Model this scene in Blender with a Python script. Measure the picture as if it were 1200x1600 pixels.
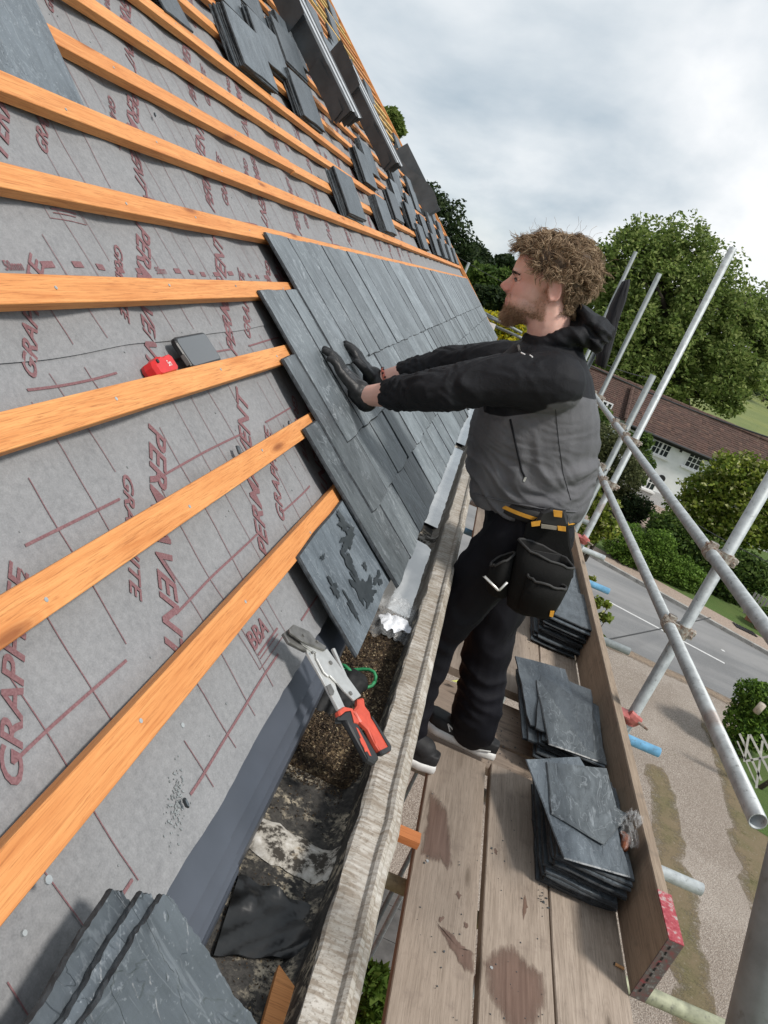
import bpy, bmesh, math, random
import numpy as np
from mathutils import Vector, Matrix, noise as mnoise

for o in list(bpy.data.objects):
    bpy.data.objects.remove(o)
random.seed(7); RNG = np.random.default_rng(7)
SC = bpy.context.scene
COL = SC.collection

# ------------------------------------------------------------------ camera, sky, sun, exposure
FPX = 1200.0
_E = np.array([207.0, -347.0, FPX]); _th = math.radians(22.4)
_u = np.array([-math.sin(_th), math.cos(_th)])
_k = -(FPX * FPX) / (_E[:2] @ _u)
_Y = _E / np.linalg.norm(_E)
_D = np.array([_u[0] * _k, _u[1] * _k, FPX]); _D = _D - (_D @ _Y) * _Y; _D /= np.linalg.norm(_D)
RW = np.array([np.cross(_Y, -_D), _Y, -_D])            # camera axes (right, down, forward) -> world
CAM = np.array([0.0, 0.0, 1.62])                       # eye height above the scaffold boards (boards at z = 0)
cam = bpy.data.cameras.new('camera'); camo = bpy.data.objects.new('camera', cam); COL.objects.link(camo)
cam.sensor_fit = 'VERTICAL'; cam.sensor_height = 36.0; cam.sensor_width = 27.0; cam.lens = 27.0
cam.clip_start = 0.05; cam.clip_end = 3000
mw = Matrix.Identity(4)
for i in range(3):
    mw[i][0] = RW[i][0]; mw[i][1] = -RW[i][1]; mw[i][2] = -RW[i][2]; mw[i][3] = CAM[i]
camo.matrix_world = mw
SC.camera = camo
SC.view_settings.view_transform = 'Standard'; SC.view_settings.look = 'None'
SC.view_settings.exposure = 0.27; SC.view_settings.gamma = 1.0
try: SC.view_settings.use_curve_mapping = False
except Exception: pass
SC.cycles.max_bounces = 6; SC.cycles.transparent_max_bounces = 8
try: SC.cycles.use_denoising = True
except Exception: pass

SUN_EL, SUN_AZ = math.radians(54), math.radians(118)    # azimuth clockwise from +Y
world = bpy.data.worlds.new('World'); SC.world = world; world.use_nodes = True
wn = world.node_tree.nodes; wl = world.node_tree.links; wn.clear()
wout = wn.new('ShaderNodeOutputWorld'); wbg = wn.new('ShaderNodeBackground')
sky = wn.new('ShaderNodeTexSky'); sky.sky_type = 'NISHITA'; sky.sun_disc = False
sky.sun_elevation = SUN_EL; sky.sun_rotation = SUN_AZ
skym = wn.new('ShaderNodeMixRGB'); skym.blend_type = 'MULTIPLY'; skym.inputs[0].default_value = 1
skym.inputs[2].default_value = (0.12, 0.12, 0.12, 1); wl.new(sky.outputs[0], skym.inputs[1])
wtc = wn.new('ShaderNodeTexCoord')
sep = wn.new('ShaderNodeSeparateXYZ'); wl.new(wtc.outputs['Generated'], sep.inputs[0])
zc = wn.new('ShaderNodeMath'); zc.operation = 'MAXIMUM'; zc.inputs[1].default_value = 0.0; wl.new(sep.outputs[2], zc.inputs[0])
za = wn.new('ShaderNodeMath'); za.operation = 'ADD'; za.inputs[1].default_value = 0.55; wl.new(zc.outputs[0], za.inputs[0])
dv = wn.new('ShaderNodeVectorMath'); dv.operation = 'DIVIDE'; wl.new(wtc.outputs['Generated'], dv.inputs[0])
cb = wn.new('ShaderNodeCombineXYZ')
for i in range(3): wl.new(za.outputs[0], cb.inputs[i])
wl.new(cb.outputs[0], dv.inputs[1])
n1 = wn.new('ShaderNodeTexNoise'); n1.inputs['Scale'].default_value = 2.1; n1.inputs['Detail'].default_value = 9; n1.inputs['Roughness'].default_value = 0.52; n1.inputs['Distortion'].default_value = 0.35
n2 = wn.new('ShaderNodeTexNoise'); n2.inputs['Scale'].default_value = 1.1; n2.inputs['Detail'].default_value = 5; n2.inputs['Distortion'].default_value = 0.2
mp = wn.new('ShaderNodeMapping'); mp.inputs['Location'].default_value = (3.4, 1.7, 0.6); wl.new(dv.outputs[0], mp.inputs[0])
wl.new(mp.outputs[0], n1.inputs['Vector']); wl.new(mp.outputs[0], n2.inputs['Vector'])
r1 = wn.new('ShaderNodeValToRGB'); r1.color_ramp.elements[0].position = 0.36; r1.color_ramp.elements[1].position = 0.64
r1.color_ramp.elements[0].color = (0.40, 0.475, 0.54, 1); r1.color_ramp.elements[1].color = (0.86, 0.87, 0.88, 1)
e = r1.color_ramp.elements.new(0.5); e.color = (0.64, 0.685, 0.72, 1)
wl.new(n1.outputs[0], r1.inputs[0])
r2 = wn.new('ShaderNodeValToRGB'); r2.color_ramp.elements[0].position = 0.34; r2.color_ramp.elements[1].position = 0.52
r2.color_ramp.elements[0].color = (0.62, 0.62, 0.62, 1); r2.color_ramp.elements[1].color = (0.96, 0.96, 0.96, 1)
wl.new(n2.outputs[0], r2.inputs[0])
cm = wn.new('ShaderNodeMixRGB'); wl.new(r2.outputs[0], cm.inputs[0]); wl.new(skym.outputs[0], cm.inputs[1]); wl.new(r1.outputs[0], cm.inputs[2])
wbg.inputs['Strength'].default_value = 1.0
wl.new(cm.outputs[0], wbg.inputs[0]); wl.new(wbg.outputs[0], wout.inputs[0])

sun = bpy.data.lights.new('sun', 'SUN'); suno = bpy.data.objects.new('sun', sun); COL.objects.link(suno)
sun.energy = 2.8; sun.angle = math.radians(9); sun.color = (1.0, 0.95, 0.88)
sd = Vector((math.sin(SUN_AZ) * math.cos(SUN_EL), math.cos(SUN_AZ) * math.cos(SUN_EL), math.sin(SUN_EL)))
suno.rotation_euler = sd.to_track_quat('Z', 'Y').to_euler()

# ------------------------------------------------------------------ survey helpers: sight lines met with real planes
def ray(px, py): return RW @ np.array([px - 600.0, py - 800.0, FPX])
def meet(px, py, n, p0):
    r = ray(px, py); n = np.array(n, float); t = (n @ (np.array(p0, float) - CAM)) / (n @ r)
    return Vector(CAM + t * r)
def zat(px, py, z): return meet(px, py, (0, 0, 1), (0, 0, z))
def yat(px, py, y): return meet(px, py, (0, 1, 0), (0, y, 0))
def xat(px, py, x): return meet(px, py, (1, 0, 0), (x, 0, 0))
PITCH = math.radians(40); RD = 0.64
NRM = np.array([math.sin(PITCH), 0, math.cos(PITCH)]); SUP = np.array([-math.cos(PITCH), 0, math.sin(PITCH)])
RORG = CAM - RD * NRM
RFM = Matrix(((0, SUP[0], NRM[0], RORG[0]), (1, SUP[1], NRM[1], RORG[1]), (0, SUP[2], NRM[2], RORG[2]), (0, 0, 0, 1)))
def roofl(px, py, w=0.0):                               # roof-local (along eaves, up slope, out)
    p = meet(px, py, NRM, RORG + w * NRM); return RFM.inverted() @ p
G = -5.0                                                # ground below the boards

# ------------------------------------------------------------------ mesh helpers
class MB:
    def __init__(s): s.v = []; s.f = []; s.m = []
    def add(s, vs, fs, mi=0):
        b = len(s.v); s.v += [tuple(v) for v in vs]
        for f in fs: s.f.append([b + i for i in f]); s.m.append(mi)
    def box(s, c, size, M=None, mi=0):
        x, y, z = [d / 2 for d in size]; M = M or Matrix.Identity(3)
        vs = [Vector(c) + M @ Vector((a * x, b * y, d * z)) for a in (-1, 1) for b in (-1, 1) for d in (-1, 1)]
        s.add(vs, [(0, 1, 3, 2), (4, 6, 7, 5), (0, 4, 5, 1), (2, 3, 7, 6), (0, 2, 6, 4), (1, 5, 7, 3)], mi)
    def box2(s, a, b, mi=0):
        s.box([(a[i] + b[i]) / 2 for i in range(3)], [abs(b[i] - a[i]) for i in range(3)], None, mi)
    def prism(s, poly, dvec, mi=0, bevel=0.0):            # poly: 3-D loop, dvec: extrusion
        n = len(poly); P = [Vector(p) for p in poly]; d = Vector(dvec)
        if bevel:
            c = sum(P, Vector()) / n
            Q = [p + (c - p).normalized() * bevel for p in P]
            rings = [Q, [p + d * .25 for p in P], [p + d * .75 for p in P], [q + d for q in Q]]
        else: rings = [P, [p + d for p in P]]
        vs = [p for r in rings for p in r]; fs = []
        for k in range(len(rings) - 1):
            for i in range(n): j = (i + 1) % n; fs.append((k * n + i, k * n + j, (k + 1) * n + j, (k + 1) * n + i))
        fs.append(tuple(range(n - 1, -1, -1))); fs.append(tuple((len(rings) - 1) * n + i for i in range(n)))
        s.add(vs, fs, mi)
    def path(s, pts, rad, seg=10, caps=True, mi=0, flat=1.0, up=None, hollow=0):
        pts = [Vector(p) for p in pts]; n = len(pts)
        if not hasattr(rad, '__len__'): rad = [rad] * n
        t0 = (pts[1] - pts[0]).normalized()
        a = Vector(up) if up is not None else (Vector((0, 0, 1)) if abs(t0.z) < .9 else Vector((1, 0, 0)))
        vs = []; fs = []
        for i in range(n):
            t = (pts[min(i + 1, n - 1)] - pts[max(i - 1, 0)]).normalized()
            a = (a - t * a.dot(t)); a.normalize(); b = t.cross(a)
            for k in range(seg):
                q = 2 * math.pi * k / seg
                vs.append(pts[i] + (a * math.cos(q) * flat + b * math.sin(q)) * rad[i])
        for i in range(n - 1):
            for k in range(seg):
                l = (k + 1) % seg; fs.append((i * seg + k, i * seg + l, (i + 1) * seg + l, (i + 1) * seg + k))
        if caps: fs.append(tuple(range(seg - 1, -1, -1))); fs.append(tuple((n - 1) * seg + k for k in range(seg)))
        s.add(vs, fs, mi)
    def pipe(s, p0, p1, r, wall=.004, seg=18, mi=0):       # open-ended tube with a bore
        p0 = Vector(p0); p1 = Vector(p1); t = (p1 - p0).normalized()
        a = Vector((0, 0, 1)) if abs(t.z) < .9 else Vector((1, 0, 0)); a = (a - t * a.dot(t)).normalized(); b = t.cross(a)
        d = t * min(.25, (p1 - p0).length * .4)
        rings = [(p0 + d, r - wall), (p0, r - wall), (p0, r), (p1, r), (p1, r - wall), (p1 - d, r - wall)]
        vs = []; fs = []
        for c, q in rings:
            for k in range(seg):
                g = 2 * math.pi * k / seg; vs.append(c + (a * math.cos(g) + b * math.sin(g)) * q)
        for i in range(5):
            for k in range(seg): l = (k + 1) % seg; fs.append((i * seg + k, i * seg + l, (i + 1) * seg + l, (i + 1) * seg + k))
        fs.append(tuple(range(seg))); fs.append(tuple(5 * seg + k for k in range(seg)))
        s.add(vs, fs, mi)
    def ell(s, c, r, M=None, seg=16, ring=10, mi=0):
        M = M or Matrix.Identity(3); c = Vector(c); vs = [c + M @ Vector((0, 0, -r[2]))]; fs = []
        for i in range(1, ring):
            ph = -math.pi / 2 + math.pi * i / ring
            for k in range(seg):
                q = 2 * math.pi * k / seg
                vs.append(c + M @ Vector((r[0] * math.cos(ph) * math.cos(q), r[1] * math.cos(ph) * math.sin(q), r[2] * math.sin(ph))))
        vs.append(c + M @ Vector((0, 0, r[2]))); T = len(vs) - 1
        for k in range(seg):
            l = (k + 1) % seg; fs.append((0, 1 + l, 1 + k)); fs.append((T, 1 + (ring - 2) * seg + k, 1 + (ring - 2) * seg + l))
            for i in range(ring - 2): fs.append((1 + i * seg + k, 1 + i * seg + l, 1 + (i + 1) * seg + l, 1 + (i + 1) * seg + k))
        s.add(vs, fs, mi)
    def caps(s, pts, rad, seg=14, mi=0):                   # chain of rounded limbs for remeshing
        pts = [Vector(p) for p in pts]
        if not hasattr(rad, '__len__'): rad = [rad] * len(pts)
        for p, r in zip(pts, rad): s.ell(p, (r, r, r), seg=seg, ring=8, mi=mi)
        for i in range(len(pts) - 1): s.path(pts[i:i + 2], rad[i:i + 2], seg=seg, mi=mi)
    def loft(s, rings, caps=True, mi=0, closed=True):
        n = len(rings[0]); vs = [p for r in rings for p in r]; fs = []
        for i in range(len(rings) - 1):
            for k in range(n if closed else n - 1): l = (k + 1) % n; fs.append((i * n + k, i * n + l, (i + 1) * n + l, (i + 1) * n + k))
        if caps: fs.append(tuple(range(n - 1, -1, -1))); fs.append(tuple((len(rings) - 1) * n + k for k in range(n)))
        s.add(vs, fs, mi)
    def mesh(s, name, mats, smooth=False):
        me = bpy.data.meshes.new(name); me.from_pydata(s.v, [], s.f)
        if not isinstance(mats, (list, tuple)): mats = [mats]
        for m in mats: me.materials.append(m)
        if len(mats) > 1: me.polygons.foreach_set('material_index', s.m)
        if smooth: me.polygons.foreach_set('use_smooth', [True] * len(me.polygons))
        me.update(); return me
    def obj(s, name, mats, parent=None, smooth=False, fix=True):
        me = s.mesh(name, mats, smooth)
        if fix: fixn(me)
        return link(name, me, parent)
def fixn(me):
    bm = bmesh.new(); bm.from_mesh(me); bmesh.ops.recalc_face_normals(bm, faces=bm.faces); bm.to_mesh(me); bm.free()
def link(name, me, parent=None, M=None):
    o = bpy.data.objects.new(name, me); COL.objects.link(o)
    if parent is not None: o.parent = parent
    if M is not None: o.matrix_world = M if parent is None else M
    return o
def tag(o, label=None, cat=None, group=None, kind=None):
    if label: o['label'] = label
    if cat: o['category'] = cat
    if group: o['group'] = group
    if kind: o['kind'] = kind
    return o
def thing(name, label, cat, loc=(0, 0, 0), group=None, M=None):
    o = bpy.data.objects.new(name, None); COL.objects.link(o); o.empty_display_size = .1
    o.matrix_world = M if M is not None else Matrix.Translation(Vector(loc))
    return tag(o, label, cat, group)
def put(o, parent):                                     # parent an object whose mesh is in world space
    o.parent = parent; o.matrix_parent_inverse = parent.matrix_world.inverted(); return o
def remesh(mb, voxel, name, mats, smooth_it=4, fac=.5, disp=None):
    me = mb.mesh('tmp', mats); fixn(me); o = link('tmp', me)
    m = o.modifiers.new('r', 'REMESH'); m.mode = 'VOXEL'; m.voxel_size = voxel; m.use_smooth_shade = True
    if smooth_it: q = o.modifiers.new('s', 'SMOOTH'); q.factor = fac; q.iterations = smooth_it
    dg = bpy.context.evaluated_depsgraph_get(); dg.update()
    out = bpy.data.meshes.new_from_object(o.evaluated_get(dg)); out.name = name
    bpy.data.objects.remove(o); bpy.data.meshes.remove(me)
    out.polygons.foreach_set('use_smooth', [True] * len(out.polygons))
    if disp:
        n = len(out.vertices); co = np.empty(n * 3); no = np.empty(n * 3)
        out.vertices.foreach_get('co', co); out.vertices.foreach_get('normal', no); co = co.reshape(-1, 3); no = no.reshape(-1, 3)
        d = np.array([disp(c, nn) for c, nn in zip(co, no)]); co += no * d[:, None]
        out.vertices.foreach_set('co', co.ravel()); out.update()
    if not out.materials:
        for mm in (mats if isinstance(mats, (list, tuple)) else [mats]): out.materials.append(mm)
    return out
def quads(name, V, mat, parent=None):                   # V: (n,4,3)
    n = len(V); me = bpy.data.meshes.new(name); me.vertices.add(n * 4); me.vertices.foreach_set('co', np.ascontiguousarray(V, dtype=np.float32).ravel())
    me.loops.add(n * 4); me.loops.foreach_set('vertex_index', np.arange(n * 4, dtype=np.int32))
    me.polygons.add(n); me.polygons.foreach_set('loop_start', np.arange(0, n * 4, 4, dtype=np.int32)); me.polygons.foreach_set('loop_total', np.full(n, 4, np.int32))
    me.materials.append(mat); me.update(calc_edges=True); me.validate()
    return link(name, me, parent)

# ------------------------------------------------------------------ materials
class NT:
    def __init__(s, name):
        s.m = bpy.data.materials.new(name); s.m.use_nodes = True; s.t = s.m.node_tree; s.n = s.t.nodes; s.l = s.t.links
        s.b = s.n['Principled BSDF']; s.tc = s.n.new('ShaderNodeTexCoord'); s.vec = s.tc.outputs['Object']
    def rndoff(s, k=37.0):
        oi = s.n.new('ShaderNodeObjectInfo'); s.rnd = oi.outputs['Random']
        mu = s.n.new('ShaderNodeMath'); mu.operation = 'MULTIPLY'; mu.inputs[1].default_value = k; s.l.new(s.rnd, mu.inputs[0])
        ad = s.n.new('ShaderNodeVectorMath'); ad.operation = 'ADD'; s.l.new(s.vec, ad.inputs[0]); s.l.new(mu.outputs[0], ad.inputs[1]); s.vec = ad.outputs[0]
        return s
    def map(s, scale=(1, 1, 1), rot=(0, 0, 0), loc=(0, 0, 0)):
        mp = s.n.new('ShaderNodeMapping'); mp.inputs['Scale'].default_value = scale; mp.inputs['Rotation'].default_value = rot; mp.inputs['Location'].default_value = loc
        s.l.new(s.vec, mp.inputs[0]); return mp.outputs[0]
    def noise(s, scale, detail=5, rough=.55, vec=None, dist=0):
        n = s.n.new('ShaderNodeTexNoise'); n.inputs['Scale'].default_value = scale; n.inputs['Detail'].default_value = detail
        n.inputs['Roughness'].default_value = rough; n.inputs['Distortion'].default_value = dist; s.l.new(vec or s.vec, n.inputs['Vector']); return n.outputs[0]
    def vor(s, scale, feature='F1', vec=None, out=0):
        n = s.n.new('ShaderNodeTexVoronoi'); n.inputs['Scale'].default_value = scale; n.feature = feature; s.l.new(vec or s.vec, n.inputs['Vector']); return n.outputs[out]
    def ramp(s, fac, *stops):
        r = s.n.new('ShaderNodeValToRGB'); cr = r.color_ramp
        while len(cr.elements) < len(stops): cr.elements.new(.5)
        for e, (p, c) in zip(cr.elements, stops):
            e.position = p; e.color = (c, c, c, 1) if not hasattr(c, '__len__') else (*c[:3], 1)
        s.l.new(fac, r.inputs[0]); return r.outputs[0]
    def mix(s, fac, a, b, mode='MIX'):
        n = s.n.new('ShaderNodeMixRGB'); n.blend_type = mode
        for i, x in enumerate((fac, a, b)):
            if isinstance(x, (int, float)): n.inputs[i].default_value = x if i == 0 else (x, x, x, 1)
            elif isinstance(x, tuple): n.inputs[i].default_value = (*x[:3], 1)
            else: s.l.new(x, n.inputs[i])
        return n.outputs[0]
    def math(s, op, a, b):
        n = s.n.new('ShaderNodeMath'); n.operation = op
        for i, x in enumerate((a, b)):
            if isinstance(x, (int, float)): n.inputs[i].default_value = x
            else: s.l.new(x, n.inputs[i])
        return n.outputs[0]
    def sep(s, i, vec=None):
        n = s.n.new('ShaderNodeSeparateXYZ'); s.l.new(vec or s.vec, n.inputs[0]); return n.outputs[i]
    def geo(s, name):
        n = s.n.new('ShaderNodeNewGeometry'); return n.outputs[name]
    def fin(s, col=None, rough=None, bump=None, bs=.3, bd=.002, metal=None, spec=None, **kw):
        for key, x in (('Base Color', col), ('Roughness', rough), ('Metallic', metal), ('Specular IOR Level', spec)):
            if x is None: continue
            if isinstance(x, (int, float)): s.b.inputs[key].default_value = x if key != 'Base Color' else (x, x, x, 1)
            elif isinstance(x, tuple): s.b.inputs[key].default_value = (*x[:3], 1)
            else: s.l.new(x, s.b.inputs[key])
        if bump is not None:
            b = s.n.new('ShaderNodeBump'); b.inputs['Strength'].default_value = bs; b.inputs['Distance'].default_value = bd
            s.l.new(bump, b.inputs['Height']); s.l.new(b.outputs[0], s.b.inputs['Normal'])
        for k, v in kw.items(): s.b.inputs[k].default_value = v
        return s.m
def plain(name, col, rough=.5, metal=0, var=.25, scale=30, bs=.15, bd=.001, spec=None):
    t = NT(name); n = t.noise(scale, 4)
    c = t.ramp(n, (.3, tuple(x * (1 - var) for x in col)), (.7, tuple(min(1, x * (1 + var)) for x in col)))
    return t.fin(c, rough, n, bs, bd, metal=metal, spec=spec)

def slate_mat(name, dark, light, rough, vein=.45):
    t = NT(name).rndoff(); st = t.map((10, 2.2, 10)); n = t.noise(5, 8, .62, st, .4); big = t.noise(7, 4, .5)
    fine = t.noise(160, 4, .6); cl = t.noise(4.5, 7, .55, t.map((2.4, 1.0, 3), (0, 0, .35)), 1.0); scr = t.noise(9, 3, .5, t.map((9, .8, 9), (0, 0, -.25)), .6)
    c = t.ramp(n, (.28, dark), (.72, light))
    c = t.mix(t.ramp(big, (.4, 0), (.72, .45)), c, tuple(x * 1.35 for x in light))
    c = t.mix(t.ramp(cl, (.505, 0), (.517, vein), (.53, 0)), c, (.42, .46, .49)); c = t.mix(t.ramp(cl, (.56, 0), (.70, vein * .8)), c, (.30, .34, .37)); c = t.mix(t.ramp(scr, (.66, 0), (.70, vein), (.74, vein * .3)), c, (.44, .48, .51))
    c = t.mix(t.ramp(fine, (.60, 0), (.74, .45)), c, (.38, .41, .44))
    hv = t.n.new('ShaderNodeHueSaturation'); t.l.new(c, hv.inputs['Color'])
    t.l.new(t.ramp(t.rnd, (0, .62), (1, 1.32)), hv.inputs['Value'])
    flake = t.ramp(t.noise(9, 3, .5, t.map((2.2, 1, 2), loc=(4, 2, 0)), .8), (.47, 0), (.49, 1))
    h = t.mix(.5, t.mix(.45, n, fine), flake)
    return t.fin(hv.outputs[0], rough, h, .75, .0034, spec=.55)
EDGE = plain('slate_edge_shaded', (.028, .033, .038), .8, var=.6, scale=70, bs=.8, bd=.003)  # dark rough split edges; the tone also paints occlusion shade into the joints
SLATE = slate_mat('slate_stone', (.056, .067, .075), (.150, .172, .185), .42, .55)
SLATE_DK = slate_mat('slate_stone_dark', (.044, .054, .063), (.105, .124, .141), .46, .16)

def wood_mat(name, light, dark, knot, ax='x', rough=.62, gs=1.0, dirt=None):
    t = NT(name).rndoff()
    sc = {'x': (.9, 26, 26), 'y': (26, .9, 26), 'z': (26, 26, .9)}[ax]; sc = tuple(v * gs for v in sc)
    g = t.noise(2.2, 6, .6, t.map(sc), 1.2); big = t.noise(5, 3, .5, t.map(tuple(min(v, 5) for v in sc)))
    ks = {'x': (2.2, 9, 9), 'y': (9, 2.2, 9), 'z': (9, 9, 2.2)}[ax]
    wob = t.noise(3.5, 3, .5); kv = t.map({'x': (1.3, 6.5, 0), 'y': (6.5, 1.3, 0), 'z': (6.5, 0, 1.3)}[ax]); k = t.n.new('ShaderNodeTexVoronoi'); k.voronoi_dimensions = '2D'; k.inputs['Scale'].default_value = 1; t.l.new(kv, k.inputs['Vector']); k = k.outputs[0]
    ring = t.ramp(t.math('FRACT', t.math('MULTIPLY', k, 34), 0), (0, 0), (.5, 1), (1, 0))
    g2 = t.noise(6.5, 5, .7, t.map(tuple(v * 1.7 for v in sc)), .6); c = t.ramp(g, (.25, dark), (.75, light)); c = t.mix(t.ramp(big, (.35, 0), (.75, .55)), c, light)
    c = t.mix(t.ramp(g2, (.32, .75), (.50, 0)), c, tuple(x * .62 for x in dark)); c = t.mix(t.math('MULTIPLY', t.ramp(k, (.05, .55), (.17, 0)), ring), c, dark)
    c = t.mix(t.ramp(k, (.022, .85), (.045, .45), (.075, 0)), c, knot); c = t.mix(t.ramp(t.rnd, (0, .42), (1, 0)), c, dark)
    if dirt: c = t.mix(t.ramp(t.noise(14, 7, .65), (.56, 0), (.7, .7)), c, dirt)
    return t.fin(c, rough, t.mix(.35, t.mix(.5, g, g2), t.noise(220, 2)), .55, .0016)
BATTEN = wood_mat('treated_batten_wood', (.78, .37, .13), (.47, .155, .036), (.18, .05, .012), 'x', .66, 1.5)
BATTEN_Y = wood_mat('pale_batten_wood', (.74, .50, .17), (.55, .32, .09), (.3, .15, .05), 'x')
BOARD = wood_mat('weathered_board_wood', (.47, .39, .32), (.20, .155, .118), (.09, .065, .045), 'y', .8, 1.5, (.20, .155, .125))
BOARD_X = wood_mat('weathered_cross_board_wood', (.38, .30, .235), (.20, .15, .115), (.08, .06, .045), 'x', .8, 1.0, (.10, .08, .06))
TOE = wood_mat('toe_board_wood', (.37, .29, .215), (.19, .14, .10), (.09, .07, .05), 'y', .8, 1.2, (.16, .13, .10))

t = NT('membrane_fleece'); n = t.noise(14, 6, .6); f = t.noise(420, 3, .6); f2 = t.noise(90, 5, .6); st = t.noise(8, 6, .6, t.map((1.5, .6, 1)), .5)
c = t.ramp(f2, (.3, (.165, .168, .175)), (.72, (.250, .252, .259))); c = t.mix(t.ramp(n, (.35, 0), (.8, .45)), c, (.29, .29, .295))
c = t.mix(t.ramp(st, (.63, 0), (.75, .5)), c, (.13, .13, .135)); c = t.mix(.18, c, t.ramp(f, (.3, .07), (.7, .38)))
MEMB = t.fin(c, .85, f, .35, .0008)
t = NT('red_print'); f = t.noise(300, 3); PRINT = t.fin(t.ramp(f, (.35, (.150, .066, .072)), (.7, (.220, .118, .124))), .8)
TRAY = plain('grey_plastic', (.063, .072, .090), .42, var=.10, scale=12, bs=.05)
TRAYM = plain('dark_coated_metal', (.070, .075, .080), .55, 0.0, .2, 9, .1, spec=.3)
TRAYB = plain('sky_sheen_edge', (.46, .48, .50), .35, .2, .15, 20, .05)  # pale colour stands for sky reflected on the flashings' upper returns
t = NT('gutter_cement'); n = t.noise(9, 7, .65); d = t.noise(20, 5, .6, t.map((1, 5.5, 1), (0, 0, .75)), .5); f = t.noise(170, 4, .7)
c = t.ramp(n, (.3, (.29, .26, .215)), (.7, (.53, .50, .455))); c = t.mix(t.ramp(d, (.42, 0), (.60, .75)), c, (.20, .155, .11))
c = t.mix(t.ramp(f, (.52, 0), (.68, .8)), c, (.15, .12, .09)); c = t.mix(t.ramp(t.noise(5, 4), (.55, 0), (.7, .7)), c, (.66, .65, .62))
CEM = t.fin(c, .85, t.mix(.5, n, f), .7, .004)
t = NT('gutter_bed'); n = t.noise(13, 7, .68); f = t.noise(75, 6, .7); c = t.ramp(f, (.35, (.016, .015, .014)), (.6, (.065, .060, .053)))
c = t.mix(t.math('MULTIPLY', t.ramp(n, (.50, 0), (.6, 1)), t.ramp(f, (.46, 0), (.56, 1))), c, (.46, .40, .30)); BED = t.fin(c, .8, f, .8, .004)
t = NT('white_mortar'); n = t.noise(26, 7, .7); c = t.ramp(n, (.43, (.045, .038, .03)), (.50, (.42, .39, .34)), (.7, (.74, .72, .68))); c = t.mix(t.ramp(t.noise(12, 4), (.58, 0), (.66, .6)), c, (.45, .32, .16)); MORTAR = t.fin(c, .85, n, .7, .004)
t = NT('moss_dirt'); n = t.noise(60, 7, .7); c = t.ramp(n, (.36, (.018, .012, .007)), (.52, (.085, .055, .028)), (.68, (.36, .27, .16))); DIRT = t.fin(c, .95, n, 1.0, .008)
t = NT('moss_bits'); r = t.geo('Random Per Island'); DIRTB = t.fin(t.ramp(r, (0, (.010, .006, .004)), (.6, (.045, .028, .015)), (.88, (.10, .065, .034)), (1, (.36, .29, .18))), .95)
def steel(name, col, rough, metal, var=.3):
    t = NT(name).rndoff(11); n = t.noise(22, 6, .65); s = t.noise(60, 4, .6); z = t.vor(120, 'F1')
    c = t.ramp(n, (.3, tuple(x * (1 - var) for x in col)), (.7, tuple(min(1, x * (1 + var * .6)) for x in col)))
    c = t.mix(t.ramp(s, (.60, 0), (.72, .65)), c, (.10, .095, .09)); c = t.mix(t.ramp(t.noise(6, 5), (.63, 0), (.74, .5)), c, (.21, .12, .08))
    return t.fin(c, t.ramp(n, (.3, rough - .08), (.7, rough + .12)), t.mix(.5, s, z), .16, .001, metal=metal)
GALV = steel('galvanised_steel', (.42, .45, .46), .52, .35)
GALV_D = steel('weathered_steel', (.23, .255, .26), .55, .3)
BLUEP = steel('blue_painted_steel', (.13, .32, .50), .5, .05); REDP = steel('red_painted_steel', (.42, .12, .11), .5, .05, .45)
YELLP = steel('lichened_steel', (.36, .37, .26), .55, .3, .4)
t = NT('rusty_clamp'); n = t.noise(70, 6, .65); RUST = t.fin(t.ramp(n, (.32, (.22, .10, .06)), (.48, (.30, .26, .22)), (.7, (.52, .50, .45))), .7, n, .6, .002, metal=.3)
t = NT('wet_wood'); n = t.noise(3, 6, .6, t.map((40, 1.4, 40))); n9 = t.noise(7, 5, .7, t.map((30, 2.2, 30))); WET = t.fin(t.ramp(n, (.3, (.115, .066, .047)), (.7, (.20, .128, .096))), .42, n, .4, .001); at = t.n.new('ShaderNodeAttribute'); at.attribute_name = 'edge'; t.l.new(t.ramp(t.math('ADD', at.outputs['Fac'], t.math('MULTIPLY', t.math('SUBTRACT', n9, .5), .55)), (.0, 0), (.22, .72), (.5, .92)), t.b.inputs['Alpha'])
# ================================================================== the house being re-roofed
def mw_(x, s): return -.0335 - .011 * (.5 - .5 * math.cos(2 * math.pi * (x - .1) / .42)) * min(1, max(.25, (s + .45) / .5)) + .004 * mnoise.noise(Vector((x * 3.1, s * 4.3, 2))) + .0034 * mnoise.noise(Vector((x * 6 + s * 4, s * 5, 5))) + .0022 * (.5 - abs(mnoise.noise(Vector((x * 5 - s * 6, s * 4 + x * 2, 8)))) * 2)
house = thing('house', 'house being re-roofed with grey membrane, orange battens and half laid slates', 'house')
def rpart(mb, name, mats, smooth=False):
    o = mb.obj(name, mats, house, smooth); o.matrix_basis = RFM; return o
RIDGE = 5.55
b = MB()
def rw(s, w): p = RFM @ Vector((0, s, w)); return (p.x, p.z)
prof = [(-.12, G), (-.12, .62), rw(-.46, -.075), rw(RIDGE, -.075), (rw(RIDGE, 0)[0] - 4, G)]
b.prism([(x, -2.5, z) for x, z in prof], (0, 15.85, 0))
WALL = plain('red_brick_wall', (.30, .13, .08), .85, var=.3, scale=18, bs=.4)
b.obj('wall', WALL, house)
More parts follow.
